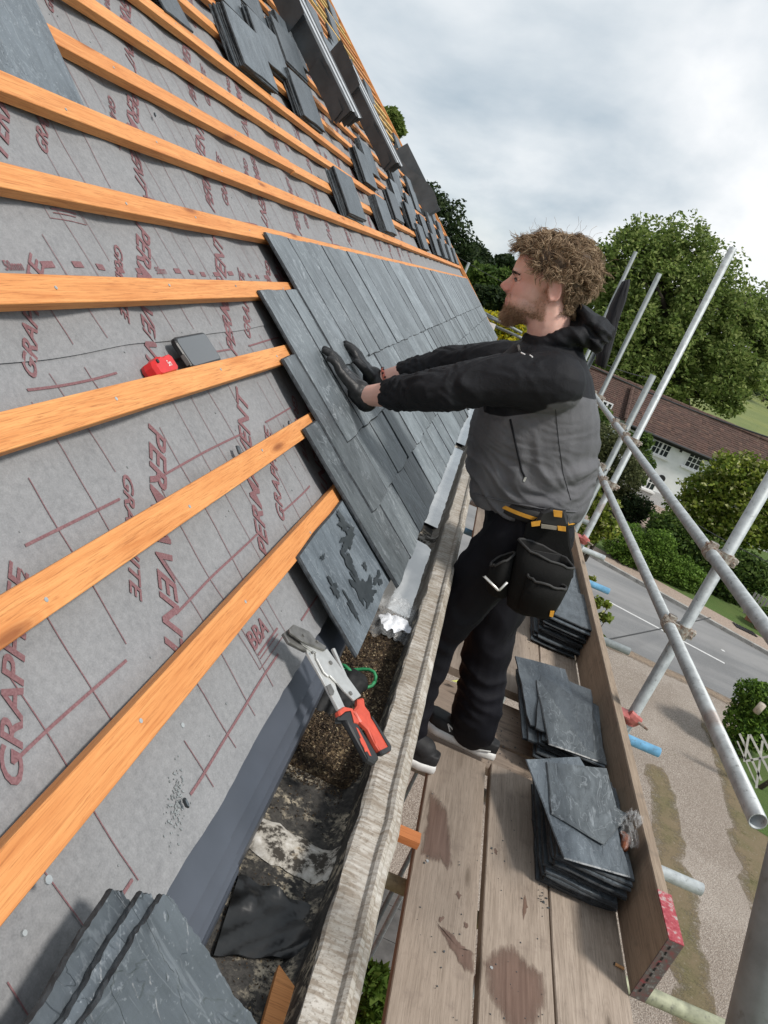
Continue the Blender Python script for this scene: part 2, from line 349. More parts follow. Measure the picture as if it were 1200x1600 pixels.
# membrane, upper sheet lapped over lower sheet
def sheet(name, s0, s1, x0, x1, ns, nx, lift=0.0, ragged=False):
    mb = MB(); vs = []; fs = []
    for i in range(ns + 1):
        for j in range(nx + 1):
            x = x0 + (x1 - x0) * j / nx; a = s0
            if ragged: a = -.434 + .007 * mnoise.noise(Vector((x * 7, 0, 0))) + .003 * mnoise.noise(Vector((x * 31, 3, 0)))
            s = a + (s1 - a) * i / ns; vs.append((x, s, mw_(x, s) + lift + (.003 if ragged and i == 0 else 0)))
    for i in range(ns):
        for j in range(nx): q = i * (nx + 1) + j; fs.append((q, q + 1, q + nx + 2, q + nx + 1))
    mb.add(vs, fs); return rpart(mb, name, MEMB, True)
m1 = sheet('roofing_membrane', -.434, .30, -1.6, 13.38, 30, 620, 0, True)
m2 = sheet('roofing_membrane', .252, RIDGE, -1.6, 13.38, 130, 400, .0032)
def lap(s): return .0032 if s > .252 else 0
# printing on the membrane
def in_text(x, s):
    c = (x - s - 1.145) % .98
    return min(c, .98 - c) < .064 or abs(c - .58) < .064
def strip(mb, pts, wd):
    vs = []; fs = []
    for i, (x, s) in enumerate(pts):
        x2, s2 = pts[min(i + 1, len(pts) - 1)]; x1, s1 = pts[max(i - 1, 0)]
        d = math.hypot(x2 - x1, s2 - s1) or 1; nx, ns_ = -(s2 - s1) / d * wd / 2, (x2 - x1) / d * wd / 2
        for q in (-1, 1):
            X, S = x + nx * q, s + ns_ * q; vs.append((X, S, mw_(X, S) + lap(s) + .0016))
    for i in range(len(pts) - 1): fs.append((2 * i, 2 * i + 1, 2 * i + 3, 2 * i + 2))
    mb.add(vs, fs)
pr = MB()
def runs(fn, t0, t1, dt, wd):
    cur = []; t = t0
    while t <= t1:
        x, s = fn(t)
        if in_text(x, s) or abs(s - .255) < .012 or s > 2.2 or s < -.418:
            if len(cur) > 2: strip(pr, cur, wd)
            cur = []
        else: cur.append((x, s))
        t += dt
    if len(cur) > 2: strip(pr, cur, wd)
for k in range(-9, 4):
    s0 = .208 - .197 * k
    if abs(s0 - .412) < .06: continue
    runs(lambda t: (t, s0 + .002 * math.sin(t * 9 + k)), -.6, 7.5, .02, .0044)
for j in range(-6, 75):
    runs(lambda t: (j * .1 + .003 * math.sin(t * 21 + j * 1.7) + .012 * math.sin(t * 6 + 1), t), -.43, 2.2, .02, .0018)
for s0 in (.413, 1.62):
    j = 0; x = .2
    while x < 6:
        if j % 6 != 5:
            strip(pr, [(x, s0), (x + .016, s0), (x + .032, s0)], .0125)
        x += .087; j += 1
for (x0, s0, w_, h_) in [(1.175, -.368, .155, .078), (1.35, .505, .13, .07), (3.1, .505, .13, .07)]:
    P = [(x0, s0), (x0 + w_, s0), (x0 + w_, s0 + h_), (x0, s0 + h_), (x0, s0)]
    for a, c in zip(P[:-1], P[1:]): strip(pr, [a, ((a[0] + c[0]) / 2, (a[1] + c[1]) / 2), c], .0016)
    strip(pr, [(x0 + .02, s0 + .02), (x0 + .06, s0 + .02), (x0 + w_ - .02, s0 + .02)], .004)
    strip(pr, [(x0 + .02, s0 + .012), (x0 + .06, s0 + .012), (x0 + w_ - .03, s0 + .012)], .002)
go = rpart(pr, 'printed_grid', PRINT)
def text_mesh(body, off=.0, shear=.0):
    cu = bpy.data.curves.new('t', 'FONT'); cu.body = body; cu.size = 1; cu.offset = off; cu.shear = shear; cu.resolution_u = 3
    o = bpy.data.objects.new('t', cu); COL.objects.link(o); dg = bpy.context.evaluated_depsgraph_get(); dg.update()
    me = bpy.data.meshes.new_from_object(o.evaluated_get(dg)); bpy.data.objects.remove(o)
    v = np.array([q.co[:2] for q in me.vertices]); f = [tuple(p.vertices) for p in me.polygons]; bpy.data.meshes.remove(me)
    v -= v.min(0); v /= v.max(0); return v, f
TXT = {w: text_mesh(w, .02, .22) for w in ('PERMAVENT', 'GRAPHITE', 'BBA', '50mm')}
def put_text(mb, word, p, bdir, udir, length, cap):
    v, f = TXT[word]; out = []
    for a, c in v:
        x = p[0] + bdir[0] * a * length + udir[0] * c * cap; s = p[1] + bdir[1] * a * length + udir[1] * c * cap
        out.append((x, s, mw_(x, s) + lap(s) + .0021))
    mb.add(out, f)
R2 = 1 / math.sqrt(2)
tx = MB()
for n_ in range(-2, 6):
    for k in range(-1, 7):
        s0 = .105 + .43 * k; c = 1.2 + .98 * n_
        x0 = c + s0
        if -.5 < x0 < 7.2:
            if not (s0 - .34 < -.36): put_text(tx, 'PERMAVENT', (x0 - .02, s0 + .0), (-R2, -R2), (R2, -R2), .475, .044)
            s1 = s0 - .06; 
            if s1 - .17 > -.36: put_text(tx, 'GRAPHITE', (c - .115 + s1, s1), (-R2, -R2), (R2, -R2), .235, .026)
        c = .69 + .98 * n_; s0 = -.25 + .43 * k; x0 = c + s0
        if -.5 < x0 < 7.2 and s0 > -.36:
            put_text(tx, 'PERMAVENT', (x0 + .02, s0), (R2, R2), (-R2, R2), .475, .044)
            s1 = s0 + .04; put_text(tx, 'GRAPHITE', (c + .150 + s1, s1), (R2, R2), (-R2, R2), .275, .031)
for (x0, s0) in [(1.19, -.338), (1.365, .535), (3.115, .535)]: put_text(tx, 'BBA', (x0, s0), (1, 0), (0, 1), .085, .034)
for s0 in (.413, 1.62):
    for j in range(12): put_text(tx, '50mm', (.2 + .087 * (6 * j + 5) - .006, s0 - .009), (1, 0), (0, 1), .046, .018)
rpart(tx, 'printed_lettering', PRINT)
# battens
def batten(x0, x1, s_top, mat, sag=.0018, wd=.05, th=.0245, name='batten', seed=0):
    mb = MB(); rings = []; n = max(3, int((x1 - x0) / .35))
    for i in range(n + 1):
        x = x0 + (x1 - x0) * i / n; q = sag * mnoise.noise(Vector((x * 1.3, seed * 3.7, 0))); z = sag * .8 * mnoise.noise(Vector((x, seed * 1.9, 5))); h = .0012
        rings.append([(x, s_top + q - wd + h, z - th), (x, s_top + q - h, z - th), (x, s_top + q, z - th + h), (x, s_top + q, z - h), (x, s_top + q - h, z), (x, s_top + q - wd + h, z), (x, s_top + q - wd, z - h), (x, s_top + q - wd, z - th + h)])
    mb.loft(rings); return rpart(mb, name, mat)
for k in range(0, 28):
    st = -.226 + .201 * k; cuts = [-1.4]
    x = 2.6 + ((k * 1.37) % 2.4)
    if k in (0, 1, 2, 3, 4, 5): x = 5.2 + .6 * (k % 3)
    while x < 12.5: cuts.append(x); x += 3.6
    cuts.append(13.38)
    for a, c in zip(cuts[:-1], cuts[1:]): batten(a + .002, c - .002, st + (random.uniform(-.002, .002)), BATTEN_Y if k > 14 and (k + int(a)) % 3 else BATTEN, seed=k + a)
vb = MB(); vb.box((13.41, 2.5, -.004), (.05, 6.1, .05)); vb.box((13.47, 2.5, -.06), (.05, 6.15, .16)); rpart(vb, 'verge_batten', wood_mat('verge_batten_wood', (.74, .33, .11), (.5, .19, .05), (.2, .05, .01), 'y'))
nl = MB()                                                # nail heads and splinters on the battens
for k in range(0, 10):
    for j in range(0, 22):
        x = .35 + .42 * j + random.uniform(-.03, .03); s = -.226 + .201 * k - .025 + random.uniform(-.008, .008)
        nl.path([(x, s, -.002), (x, s, .0012)], .0033, 8)
rpart(nl, 'batten_nail', GALV)['kind'] = 'stuff'
# eaves tray (two lapped lengths)
for nm, x0, x1, lift in (('eaves_tray', .84, 13.3, 0.0), ('eaves_tray', -1.6, .875, .0035)):
    P = [(-.30, -.060), (-.40, -.056), (-.487, -.044), (-.4895, -.0475), (-.4845, -.060), (-.514, -.051), (-.5165, -.0545), (-.5125, -.063), (-.529, -.057), (-.533, -.060)]
    P += [(P[-1][0] - .643 * d, P[-1][1] - .766 * d) for d in (.004, .075)]
    P = [(a, c + lift) for a, c in P]; P[-1] = (P[-1][0] - lift, P[-1][1]); P[-2] = (P[-2][0] - lift, P[-2][1])
    tp = P + [(a + .002, c - .003) for a, c in reversed(P)]
    mb = MB(); mb.prism([(x0, a, c) for a, c in tp], (x1 - x0, 0, 0)); rpart(mb, nm, TRAY)
# gutter in cement sections with collars
def gprof(k=1.0):
    Q = [(.108, .7405), (.118, .742), (.147, .742), (.151, .7495), (.1575, .7535), (.164, .7490), (.167, .7405), (.1745, .738), (.1785, .730), (.1785, .70), (.169, .655), (.14, .612), (.05, .598), (-.115, .598), (-.115, .634), (.075, .632), (.098, .655), (.1045, .735)]
    return [(.06 + (x - .06) * k, .66 + (z - .66) * k) for x, z in Q]
JOINTS = [-.80, 1.095, 2.88, 4.69, 6.52, 8.35, 10.18, 12.01, 13.6]
for a, c in zip(JOINTS[:-1], JOINTS[1:]):
    rings = []; n = int((c - a) / .035)
    for i in range(n + 1):
        y = a + (c - a) * i / n; d = min(y - a, c - y); k = 1 + .035 * math.exp(-(d / .055) ** 2)
        r = []
        for j, (x, z) in enumerate(gprof(k)):
            q = .0009 if 1 < j < 12 else .004
            if j in (13, 14): q = 0
            r.append((x + q * mnoise.noise(Vector((y * 14, j * .8, 1))), y, z + q * mnoise.noise(Vector((y * 13, j * .7, 9)))))
        rings.append(r)
    mb = MB(); mb.loft(rings); N = len(rings[0])
    mb.m = [1 if ((i % N) in (13, 14) or (i % N) in (15, 16) and rings[min(i // N, len(rings) - 1)][0][1] < 2.03) and i < (len(rings) - 1) * N else 0 for i in range(len(mb.f))]
    mb.obj('gutter_section', [CEM, BED], house, False)
for y in JOINTS[1:5]:
    mb = MB(); vs = []; fs = []; nx, ny = 14, 10
    for i in range(nx + 1):
        for j in range(ny + 1):
            x = -.10 + .205 * i / nx; v = -1 + 2 * j / ny
            wdt = .052 + .016 * mnoise.noise(Vector((i * .4, y, j * .01)))
            z = .6335 + .011 * max(0, 1 - v * v) ** .6 + .003 * mnoise.noise(Vector((i * .9, j * .7, y))) + .10 * max(0, (x - .075) / .03) ** 2 * .35
            vs.append((x, y - .02 + v * wdt * .8 - .02 * (i / nx), z))
    for i in range(nx):
        for j in range(ny): q = i * (ny + 1) + j; fs.append((q, q + 1, q + ny + 2, q + ny + 1))
    mb.add(vs, fs); mb.obj('mortar_joint', MORTAR, house, True)

# ------------------------------------------------------------------ slates
def slate_outline(W, L, rnd, chip=.0016, n=7):
    P = []
    for i in range(n): P.append([W * 0 + rnd.uniform(-chip, chip), L * i / n])
    for i in range(3): P.append([W * i / 3, L + rnd.uniform(-chip, chip)])
    for i in range(n): P.append([W + rnd.uniform(-chip, chip), L - L * i / n])
    for i in range(4): P.append([W - W * i / 4, rnd.uniform(-chip * 1.3, chip * 1.3)])
    for i in (0, n, n + 3, 2 * n + 3):
        P[i][0] += rnd.choice([0, .003]) * (1 if P[i][0] < W / 2 else -1); P[i][1] += rnd.choice([0, .003]) * (1 if P[i][1] < L / 2 else -1)
    return P
def slate_mesh(W, L, th, seed, mat=SLATE, poly=None, chip=.0016, ins_=.0035):
    rnd = random.Random(seed); P = poly or slate_outline(W, L, rnd, chip)
    n = len(P); cx = sum(p[0] for p in P) / n; cy = sum(p[1] for p in P) / n; mb = MB(); rings = []
    for z, ins in ((0, .001), (th * .45, 0), (th, ins_)):
        r = []
        for x, y in P:
            k = 1 - (ins + (rnd.uniform(0, .002) if z else 0)) / max(.02, math.hypot(x - cx, y - cy)); r.append((cx + (x - cx) * k, cy + (y - cy) * k, z + (rnd.uniform(-.0006, .0006) if z else 0)))
        rings.append(r)
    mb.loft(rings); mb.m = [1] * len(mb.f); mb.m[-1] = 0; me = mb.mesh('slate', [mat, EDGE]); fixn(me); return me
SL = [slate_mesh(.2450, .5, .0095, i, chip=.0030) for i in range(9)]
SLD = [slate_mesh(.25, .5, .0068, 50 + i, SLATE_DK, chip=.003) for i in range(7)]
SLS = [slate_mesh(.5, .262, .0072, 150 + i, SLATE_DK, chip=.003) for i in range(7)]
TILT = math.atan2(.0165, .5)
ng = 0
for row, (st, x0) in enumerate(((-.55, 1.91), (-.355, 2.036), (-.155, 2.16), (.046, 2.535))):
    x = x0; j = 0
    while x < 13.25:
        skip = row == 0 and (4.85 < x < 5.05 or 5.6 < x < 5.9 or 6.2 < x < 6.5)
        W = min(.25, 13.37 - x)
        if not skip:
            o = link('slate', SL[(j * 4 + row * 2 + j // 4) % 9], house)
            o.matrix_basis = RFM @ Matrix.Translation((x + random.uniform(-.0012, .0012), st + random.uniform(-.002, .002), .0195 + random.uniform(0, .0035))) @ Matrix.Rotation(-TILT + random.uniform(-.002, .004), 4, 'X') @ Matrix.Rotation(random.uniform(-.010, .010), 4, 'Y') @ Matrix.Rotation(random.uniform(-.004, .004), 4, 'Z') @ Matrix.Diagonal((W / .25, 1, 1, 1))
        x += .25; j += 1
eav = slate_mesh(.495, .262, .0085, 91, SLATE_DK, chip=.0028)                   # sideways slates under the first course
for i in range(3):
    o = link('under_eaves_slate', eav, house)
    o.matrix_basis = RFM @ Matrix.Translation((1.473 + .5 * i, -.527, .004)) @ Matrix.Rotation(math.radians(.4), 4, 'Z') @ Matrix.Rotation(-.012, 4, 'X')
for (x, rz, wk) in ((5.02, .10, .4), (6.30, -.07, 1.0)):   # two askew ones by the gaps
    o = link('slate', SL[3], house)
    o.matrix_basis = RFM @ Matrix.Translation((x, -.575, .012)) @ Matrix.Rotation(rz, 4, 'Z') @ Matrix.Rotation(-.03, 4, 'X') @ Matrix.Diagonal((wk, 1, 1, 1))
# dark rain marks on the under-eaves slate
wm = MB(); rr = random.Random(3)
def blot(mb, cx, cy, rx, ry, z, n=26, seed=0, rough=.5):
    P = []
    for i in range(n):
        a = 2 * math.pi * i / n; k = 1 + rough * mnoise.noise(Vector((math.cos(a) * 1.7 + seed, math.sin(a) * 1.7, seed * 2.3))) + rough * .5 * mnoise.noise(Vector((math.cos(a) * 5, math.sin(a) * 5, seed)))
        P.append((cx + rx * k * math.cos(a), cy + ry * k * math.sin(a), z))
    mb.add([(cx, cy, z)] + P, [(0, 1 + i, 1 + (i + 1) % n) for i in range(n)])
t = NT('wet_slate'); WETS = t.fin(t.ramp(t.noise(40, 4), (.3, (.030, .037, .042)), (.7, (.052, .061, .068))), .3, t.noise(60, 4), .2, .001)
for i, (px, py, rx, ry) in enumerate([(537, 815, .03, .018), (545, 842, .05, .012), (548, 880, .02, .03), (560, 915, .03, .035), (575, 925, .05, .02), (522, 918, .014, .018), (551, 950, .012, .03), (590, 905, .03, .012), (505, 870, .01, .004), (570, 885, .012, .008)]):
    q = roofl(px, py, .0135); blot(wm, q.x, q.y, rx * 1.15, ry * 1.15, .0138 + i * .0001, seed=i, n=44, rough=1.15)
rpart(wm, 'rain_mark', WETS)['kind'] = 'stuff'

# loose slates lying on the battens: every slate of a pile is a thing
def loose(mesh, M, label, group=None):
    o = link('loose_slate', mesh, None, RFM @ M); return tag(o, label, 'slate', group)
WORD = ['first', 'second', 'third', 'fourth', 'fifth', 'sixth', 'seventh', 'eighth', 'ninth', 'tenth', 'eleventh', 'twelfth']
def pile(x, s, n, row, idx, rz=0.0, w0=-.020):
    s = -.226 + .201 * max(1, math.floor((s + .09 + .226) / .201)) + .003
    for i in range(n):
        top = i == n - 1
        lab = ('top slate' if top else WORD[i] + ' slate from the bottom') + ' of the ' + WORD[idx] + ' pile along the ' + row + ' roof row'
        loose(SLS[(i + idx) % 7], Matrix.Translation((x + random.uniform(-.010, .010) + .004 * i, s + random.uniform(0, .010) - .0012 * i, w0 + .0085 * i)) @ Matrix.Rotation(rz + random.uniform(-.012, .012), 4, 'Z') @ Matrix.Rotation(.150 + random.uniform(0, .002), 4, 'X'), lab, 'slates piled on the bare battens' if not top else 'top slates of the piles on the battens')
for i, (x, n) in enumerate(((4.36, 6), (5.60, 6), (8.0, 5), (9.3, 5), (10.4, 5), (11.5, 4), (12.5, 4))): pile(x, .772, n, 'lowest', i)
for i, (x, s, n) in enumerate(((6.75, .98, 5), (7.75, .98, 6), (9.0, .98, 5), (10.1, .98, 4), (11.3, .98, 4), (12.6, .98, 4))): pile(x, s, n, 'second', i)
for i, (x, s, n) in enumerate(((5.86, 1.18, 6), (7.5, 1.18, 5), (8.6, 1.18, 4), (10.6, 1.18, 4), (12.0, 1.18, 4))): pile(x, s, n, 'third', i)
for i, (x, s, n) in enumerate(((3.52, 1.387, 7), (4.52, 1.39, 6), (6.55, 1.39, 5), (8.15, 1.39, 5), (9.7, 1.39, 4), (11.9, 1.39, 4))): pile(x, s, n, 'fourth', i)
for i, (x, s, n) in enumerate(((4.12, 1.60, 7), (8.7, 1.60, 4), (10.0, 1.60, 4), (12.4, 1.60, 3))): pile(x, s, n, 'fifth', i)
for i, (x, s, n) in enumerate(((3.7, 1.80, 6), (4.85, 1.80, 7), (9.2, 1.80, 4), (11.7, 1.80, 3))): pile(x, s, n, 'sixth', i)
for i, (x, s, n) in enumerate(((4.35, 2.00, 6), (5.3, 2.0, 5), (6.6, 2.2, 5), (8.5, 2.2, 4), (9.9, 2.2, 3), (11.5, 2.2, 3))): pile(x, s, n, 'seventh', i)
for i, (x, s, n) in enumerate(((5.0, 2.4, 5), (6.0, 2.6, 5), (6.6, 2.8, 4), (7.4, 2.6, 4), (8.2, 2.8, 4), (9.0, 2.6, 4), (10.5, 2.8, 3), (12.2, 2.6, 3))): pile(x, s, n, 'eighth', i)
for i, (x, s, n) in enumerate(((6.3, 3.0, 4), (7.0, 3.2, 4), (7.6, 3.4, 4), (8.3, 3.2, 4), (9.0, 3.0, 3), (9.7, 3.4, 3), (11.4, 3.2, 3))): pile(x, s, n, 'ninth', i)
for i, (x, s, n) in enumerate(((7.4, 3.8, 4), (8.2, 3.9, 3), (8.9, 4.3, 3), (9.6, 4.0, 3), (10.2, 4.6, 3), (10.9, 4.1, 3), (12.2, 4.6, 3))): pile(x, s, n, 'topmost', i)
loose(SLD[2], Matrix.Translation((2.80, 1.375, .002)) @ Matrix.Rotation(.02, 4, 'Z'), 'single chipped slate lying alone below the nearest pile on the battens')
loose(slate_mesh(.42, .62, .008, 77, SLATE_DK, chip=.002), Matrix.Translation((1.285, .782, -.012)) @ Matrix.Rotation(-.10, 4, 'Z') @ Matrix.Rotation(.055, 4, 'X'), 'broad streaky slate resting behind a batten at the near upper roof')
# nearest pile, bottom of the picture
for i, (x1, s1, w) in enumerate(((.600, -.330, .024), (.620, -.356, .0335), (.632, -.374, .0425))):
    poly = [(-.5, -.25), (-.34, -.252), (-.2, -.247), (-.09, -.251), (-.012, -.249), (0, -.236), (.004, -.18), (-.004, -.15), (.001, -.1), (-.003, -.05), (-.004, -.012), (-.012, -.001), (-.07, .001), (-.14, -.002), (-.22, .002), (-.3, -.001), (-.4, .002), (-.5, 0)]; rq = random.Random(900 + i)
    poly = [(a[0] + (c[0] - a[0]) * k / 10 + rq.uniform(-.0008, .0008), a[1] + (c[1] - a[1]) * k / 10 + rq.uniform(-.0008, .0008)) for a, c in zip(poly, poly[1:] + poly[:1]) for k in range(10)]
    me = slate_mesh(0, 0, .0085, 300 + i, SLATE_DK, poly=poly, ins_=.0014)
    loose(me, Matrix.Translation((x1, s1, w)) @ Matrix.Rotation(.03 * (1 - i), 4, 'Z'), ('lowest slate', 'middle slate', 'uppermost slate')[i] + ' of the rough edged pile nearest the camera beside the eaves tray')

# folded metal flashings stacked high on the roof
def flash(x, s, L, w0, rz, idx, name, n=5, H=.135, lean=-.36):
    for i in range(n):
        mb = MB(); o_ = i * .046; h_ = H - .012 * i
        prof = [(o_, 0), (o_, h_), (o_ + .020, h_ + .003), (o_ + .022, h_ - .040), (o_ + .026, h_ - .040), (o_ + .023, h_ + .006), (o_ - .003, h_ + .003), (o_ - .003, 0)]
        y0 = .012 * math.sin(i * 2); cuts = [0, .33, .345, .66, .675, 1]; rings = []
        for q, u in enumerate(cuts): k = .006 * (q % 4 in (2, 3)); rings.append([(a - (k if j in (0, 1, 6, 7) else 0), y0 + (L - .06 * (i % 2)) * u, c) for j, (a, c) in enumerate(prof)])
        mb.loft(rings); N = len(prof); mb.m = [1 if (f % N) in (1, 5) and i % 2 else 0 for f in range(N * 5)] + [0, 0]
        me = mb.mesh('metal_flashing', [TRAYM, TRAYB]); fixn(me)
        o = link('metal_flashing', me, None, RFM @ Matrix.Translation((x, s, w0)) @ Matrix.Rotation(rz, 4, 'Z') @ Matrix.Rotation(lean, 4, 'Y'))
        tag(o, 'dark folded metal flashing, ' + WORD[i] + ' from the camera side of the ' + name + ' roof stack', 'flashing', 'flashings in the %s stack' % name)
    for q, (dx, s0, LL, ww, tw) in [] if idx == 2 else enumerate(((-.03, .66, .40, .24, .5), (-.012, .02, .36, .10, .2))):
        mb = MB(); vs = []; nu, nv = 8, 6
        for i in range(nu + 1):
            for j in range(nv + 1):
                u = i / nu; v = j / nv; vs.append((dx + .02 * math.sin(u * 3), L * s0 + LL * u + .02 * v, -.01 + (H + .05) * v * (1 if q == 0 else .62) + .05 * (u - .3) * v * tw + .01 * math.sin(v * 5 + idx)))
        fs = [(i * (nv + 1) + j, i * (nv + 1) + j + 1, (i + 1) * (nv + 1) + j + 1, (i + 1) * (nv + 1) + j) for i in range(nu) for j in range(nv)]
        mb.add(vs, fs); mb.add([(a - .003, c, d) for a, c, d in vs], [f[::-1] for f in fs]); me = mb.mesh('metal_sheet', TRAYM, True)
        tag(link('metal_sheet', me, None, RFM @ Matrix.Translation((x, s, w0)) @ Matrix.Rotation(rz + .05, 4, 'Z') @ Matrix.Rotation(lean * .9, 4, 'Y')), ('upper' if q == 0 else 'lower') + ' loose dark sheet leaning on the ' + name + ' stack of flashings', 'metal sheet')
flash(5.50, 1.52, .98, .06, -.16, 0, 'nearer'); flash(7.35, 1.47, 1.05, .06, -.12, 1, 'middle'); flash(10.95, 1.40, .95, .0, .0, 2, 'farthest', 2, .20, .05)
mb = MB(); vs = [(.04 * math.sin(u * 7) + .10 * u * u, 1.0 * u, -.02 + (.16 + .10 * math.sin(u * 5 + .5)) * v) for u in [i / 14 for i in range(15)] for v in [j / 5 for j in range(6)]]; fs = [(i * 6 + j, i * 6 + j + 1, (i + 1) * 6 + j + 1, (i + 1) * 6 + j) for i in range(14) for j in range(5)]; mb.add(vs, fs); mb.add([(a - .003, c, d) for a, c, d in vs], [f[::-1] for f in fs])
tag(link('metal_sheet', mb.mesh('metal_sheet', TRAYM, True), None, RFM @ Matrix.Translation((10.85, 1.42, 0))), 'long wavy dark sheet standing against the farthest flashings near the verge', 'metal sheet')
mb = MB(); pts = []
for i in range(9): u = i / 8; pts.append([(1.93 + .30 * u, 1.52 + .42 * u + .0, -.012), (2.02 + .30 * u, 1.50 + .40 * u, -.006 + .01 * math.sin(u * 9)), (2.09 + .28 * u, 1.42 + .42 * u, -.014)])
mb.loft(pts, caps=False, closed=False); me = mb.mesh('plastic_strip', plain('black_plastic', (.012, .012, .013), .35), True)
tag(link('plastic_strip', me, None, RFM), 'black plastic strip tucked under the battens near the top of the roof', 'plastic strip')
# ================================================================== things in the gutter and on the battens
def plane_poly(pix, n, p0): return [meet(x, y, n, p0) for x, y in pix]
def zoomp(pts, x0, y0, k): return [(x0 + a / k, y0 + c / k) for a, c in pts]
# slate cutter
A = RFM @ Vector((1.33, -.37, .012)); Bp = xat(600, 1180, .115)
cn = (Bp - A).cross(Vector((0, 1, 0))).normalized(); cn = cn if cn.z > 0 else -cn
cut = thing('slate_cutter', 'steel slate cutter with red and black handles lying across the eaves tray', 'slate cutter', A)
def cpart(name, zp, lift, th, mat, bev=.0015):
    mb = MB(); P = plane_poly(zoomp(zp, 430, 960, 5.714), cn, A + cn * lift); mb.prism(P, cn * th, bevel=bev); return put(mb.obj(name, mat), cut)
STEELW = plain('bright_tool_steel', (.62, .62, .60), .38, .6, .12, 40, .1); STEELD = plain('worn_tool_steel', (.20, .195, .185), .45, .6, .3, 60, .2)
RUBB = plain('black_rubber', (.022, .023, .025), .55, var=.2); REDG = plain('red_grip', (.55, .075, .04), .45, var=.12, scale=60)
cpart('lower_jaw', [(50, 185), (110, 138), (122, 175), (104, 205), (200, 258), (265, 300), (255, 347), (180, 312), (100, 270)], .0, .008, STEELD)
cpart('lever_arm', [(250, 285), (300, 312), (345, 345), (352, 400), (430, 540), (512, 610), (532, 690), (605, 852), (545, 868), (470, 720), (400, 590), (320, 450), (270, 360)], .002, .006, STEELW)
cpart('body_plate', [(220, 250), (430, 328), (450, 312), (755, 735), (690, 778), (600, 690), (548, 625), (480, 558), (462, 562), (422, 525), (357, 400), (352, 345), (290, 308), (240, 272)], .009, .004, STEELW)
cpart('jaw_blade', [(110, 140), (150, 100), (285, 160), (350, 240), (441, 298), (430, 332), (230, 255), (120, 178)], .0135, .005, STEELD)
cpart('spring_bar', [(495, 316), (514, 308), (641, 600), (628, 606)], .006, .005, STEELW)
cpart('slot', [(455, 640), (490, 620), (525, 690), (515, 722), (485, 722)], .0085, .0012, STEELD, 0)
for q in ((490, 435), (668, 708), (228, 205), (350, 262), (325, 345)):
    c0 = meet(430 + q[0] / 5.714, 960 + q[1] / 5.714, cn, A + cn * .013); mb = MB(); mb.path([c0, c0 + cn * (.009 if q[1] < 300 else .003)], .0042 if q[0] > 400 else .0028, 12); put(mb.obj('pivot_bolt', STEELD), cut)
cpart('handle', [(700, 780), (745, 768), (752, 830), (800, 890), (815, 945), (1000, 1212), (990, 1250), (915, 1272), (860, 1190), (790, 1050), (722, 985), (662, 885), (700, 835)], .0, .012, REDG, .004)['label'] = 'red handle grip'
cpart('grip_edge', [(812, 930), (830, 935), (1002, 1205), (1000, 1240), (935, 1278), (912, 1274), (900, 1245), (975, 1212)], .002, .0115, RUBB, .002)
cpart('handle', [(520, 942), (570, 892), (640, 880), (690, 1000), (790, 1160), (882, 1320), (850, 1362), (790, 1330), (640, 1062), (580, 962), (520, 970)], .0, .013, RUBB, .004)['label'] = 'black handle grip'
cpart('grip_inlay', [(525, 890), (570, 850), (650, 868), (662, 920), (712, 992), (702, 1012), (662, 1000), (648, 930), (630, 884), (575, 894), (535, 932)], .002, .0125, REDG, .002)
cpart('grip_inlay', [(720, 1010), (735, 1020), (800, 1140), (855, 1265), (840, 1262), (785, 1160)], .0128, .0010, REDG, 0)
cpart('grip_lettering', [(752, 1110), (762, 1106), (825, 1222), (800, 1228), (790, 1190), (765, 1150)], .0132, .0008, REDG, 0)
# phone and tape measure on the third batten
ph = thing('phone', 'black phone lying face up on the membrane against a batten', 'phone', M=RFM @ Matrix.Translation((1.605, .211, -.022)) @ Matrix.Rotation(.02, 4, 'Z') @ Matrix.Rotation(-.06, 4, 'X') @ Matrix.Diagonal((.92, .92, .92, 1)))
def rrect(w, h, r, z, n=5):
    P = []
    for cx, cy, a0 in ((w / 2 - r, h / 2 - r, 0), (-w / 2 + r, h / 2 - r, 90), (-w / 2 + r, -h / 2 + r, 180), (w / 2 - r, -h / 2 + r, 270)):
        for i in range(n): a = math.radians(a0 + 90 * i / (n - 1)); P.append((cx + r * math.cos(a), cy + r * math.sin(a), z))
    return P
mb = MB(); mb.loft([rrect(.178, .075, .012, 0), rrect(.184, .081, .014, .003), rrect(.184, .081, .014, .012), rrect(.178, .076, .012, .015)]); mb.obj('phone_case', plain('black_case', (.010, .010, .011), .4), ph)
mb = MB(); mb.loft([rrect(.172, .069, .010, .0145), rrect(.172, .069, .010, .0158)]); mb.obj('screen', NT('dark_glass').fin((.10, .105, .11), .16, spec=.6), ph)
mb = MB(); mb.box((-.0925, -.015, .010), (.003, .026, .010)); mb.obj('button', STEELD, ph)
tp = thing('tape_measure', 'small red laser tape measure sitting on the batten beside the phone', 'tape measure', M=RFM @ Matrix.Translation((1.392, .180, -.028)) @ Matrix.Rotation(.03, 4, 'Z') @ Matrix.Diagonal((.68, .68, .72, 1)))
mb = MB(); P0 = [(-.062, -.004), (-.066, .02), (-.058, .036), (-.03, .040), (-.01, .046), (.004, .041), (.05, .043), (.062, .034), (.064, .0), (.055, -.008), (-.05, -.008)]
mb.prism([(a, c, 0) for a, c in P0], (0, 0, .046), bevel=.006); mb.obj('tape_body', plain('red_plastic', (.60, .022, .022), .4, var=.12), tp)
v_, f_ = TXT['50mm'] if False else text_mesh('5m', .01, .0); mb = MB(); mb.add([(.008 + a * .022, .008 + c * .018, .0466) for a, c in v_], f_); mb.obj('number_mark', plain('white_print', (.75, .72, .7), .6), tp)
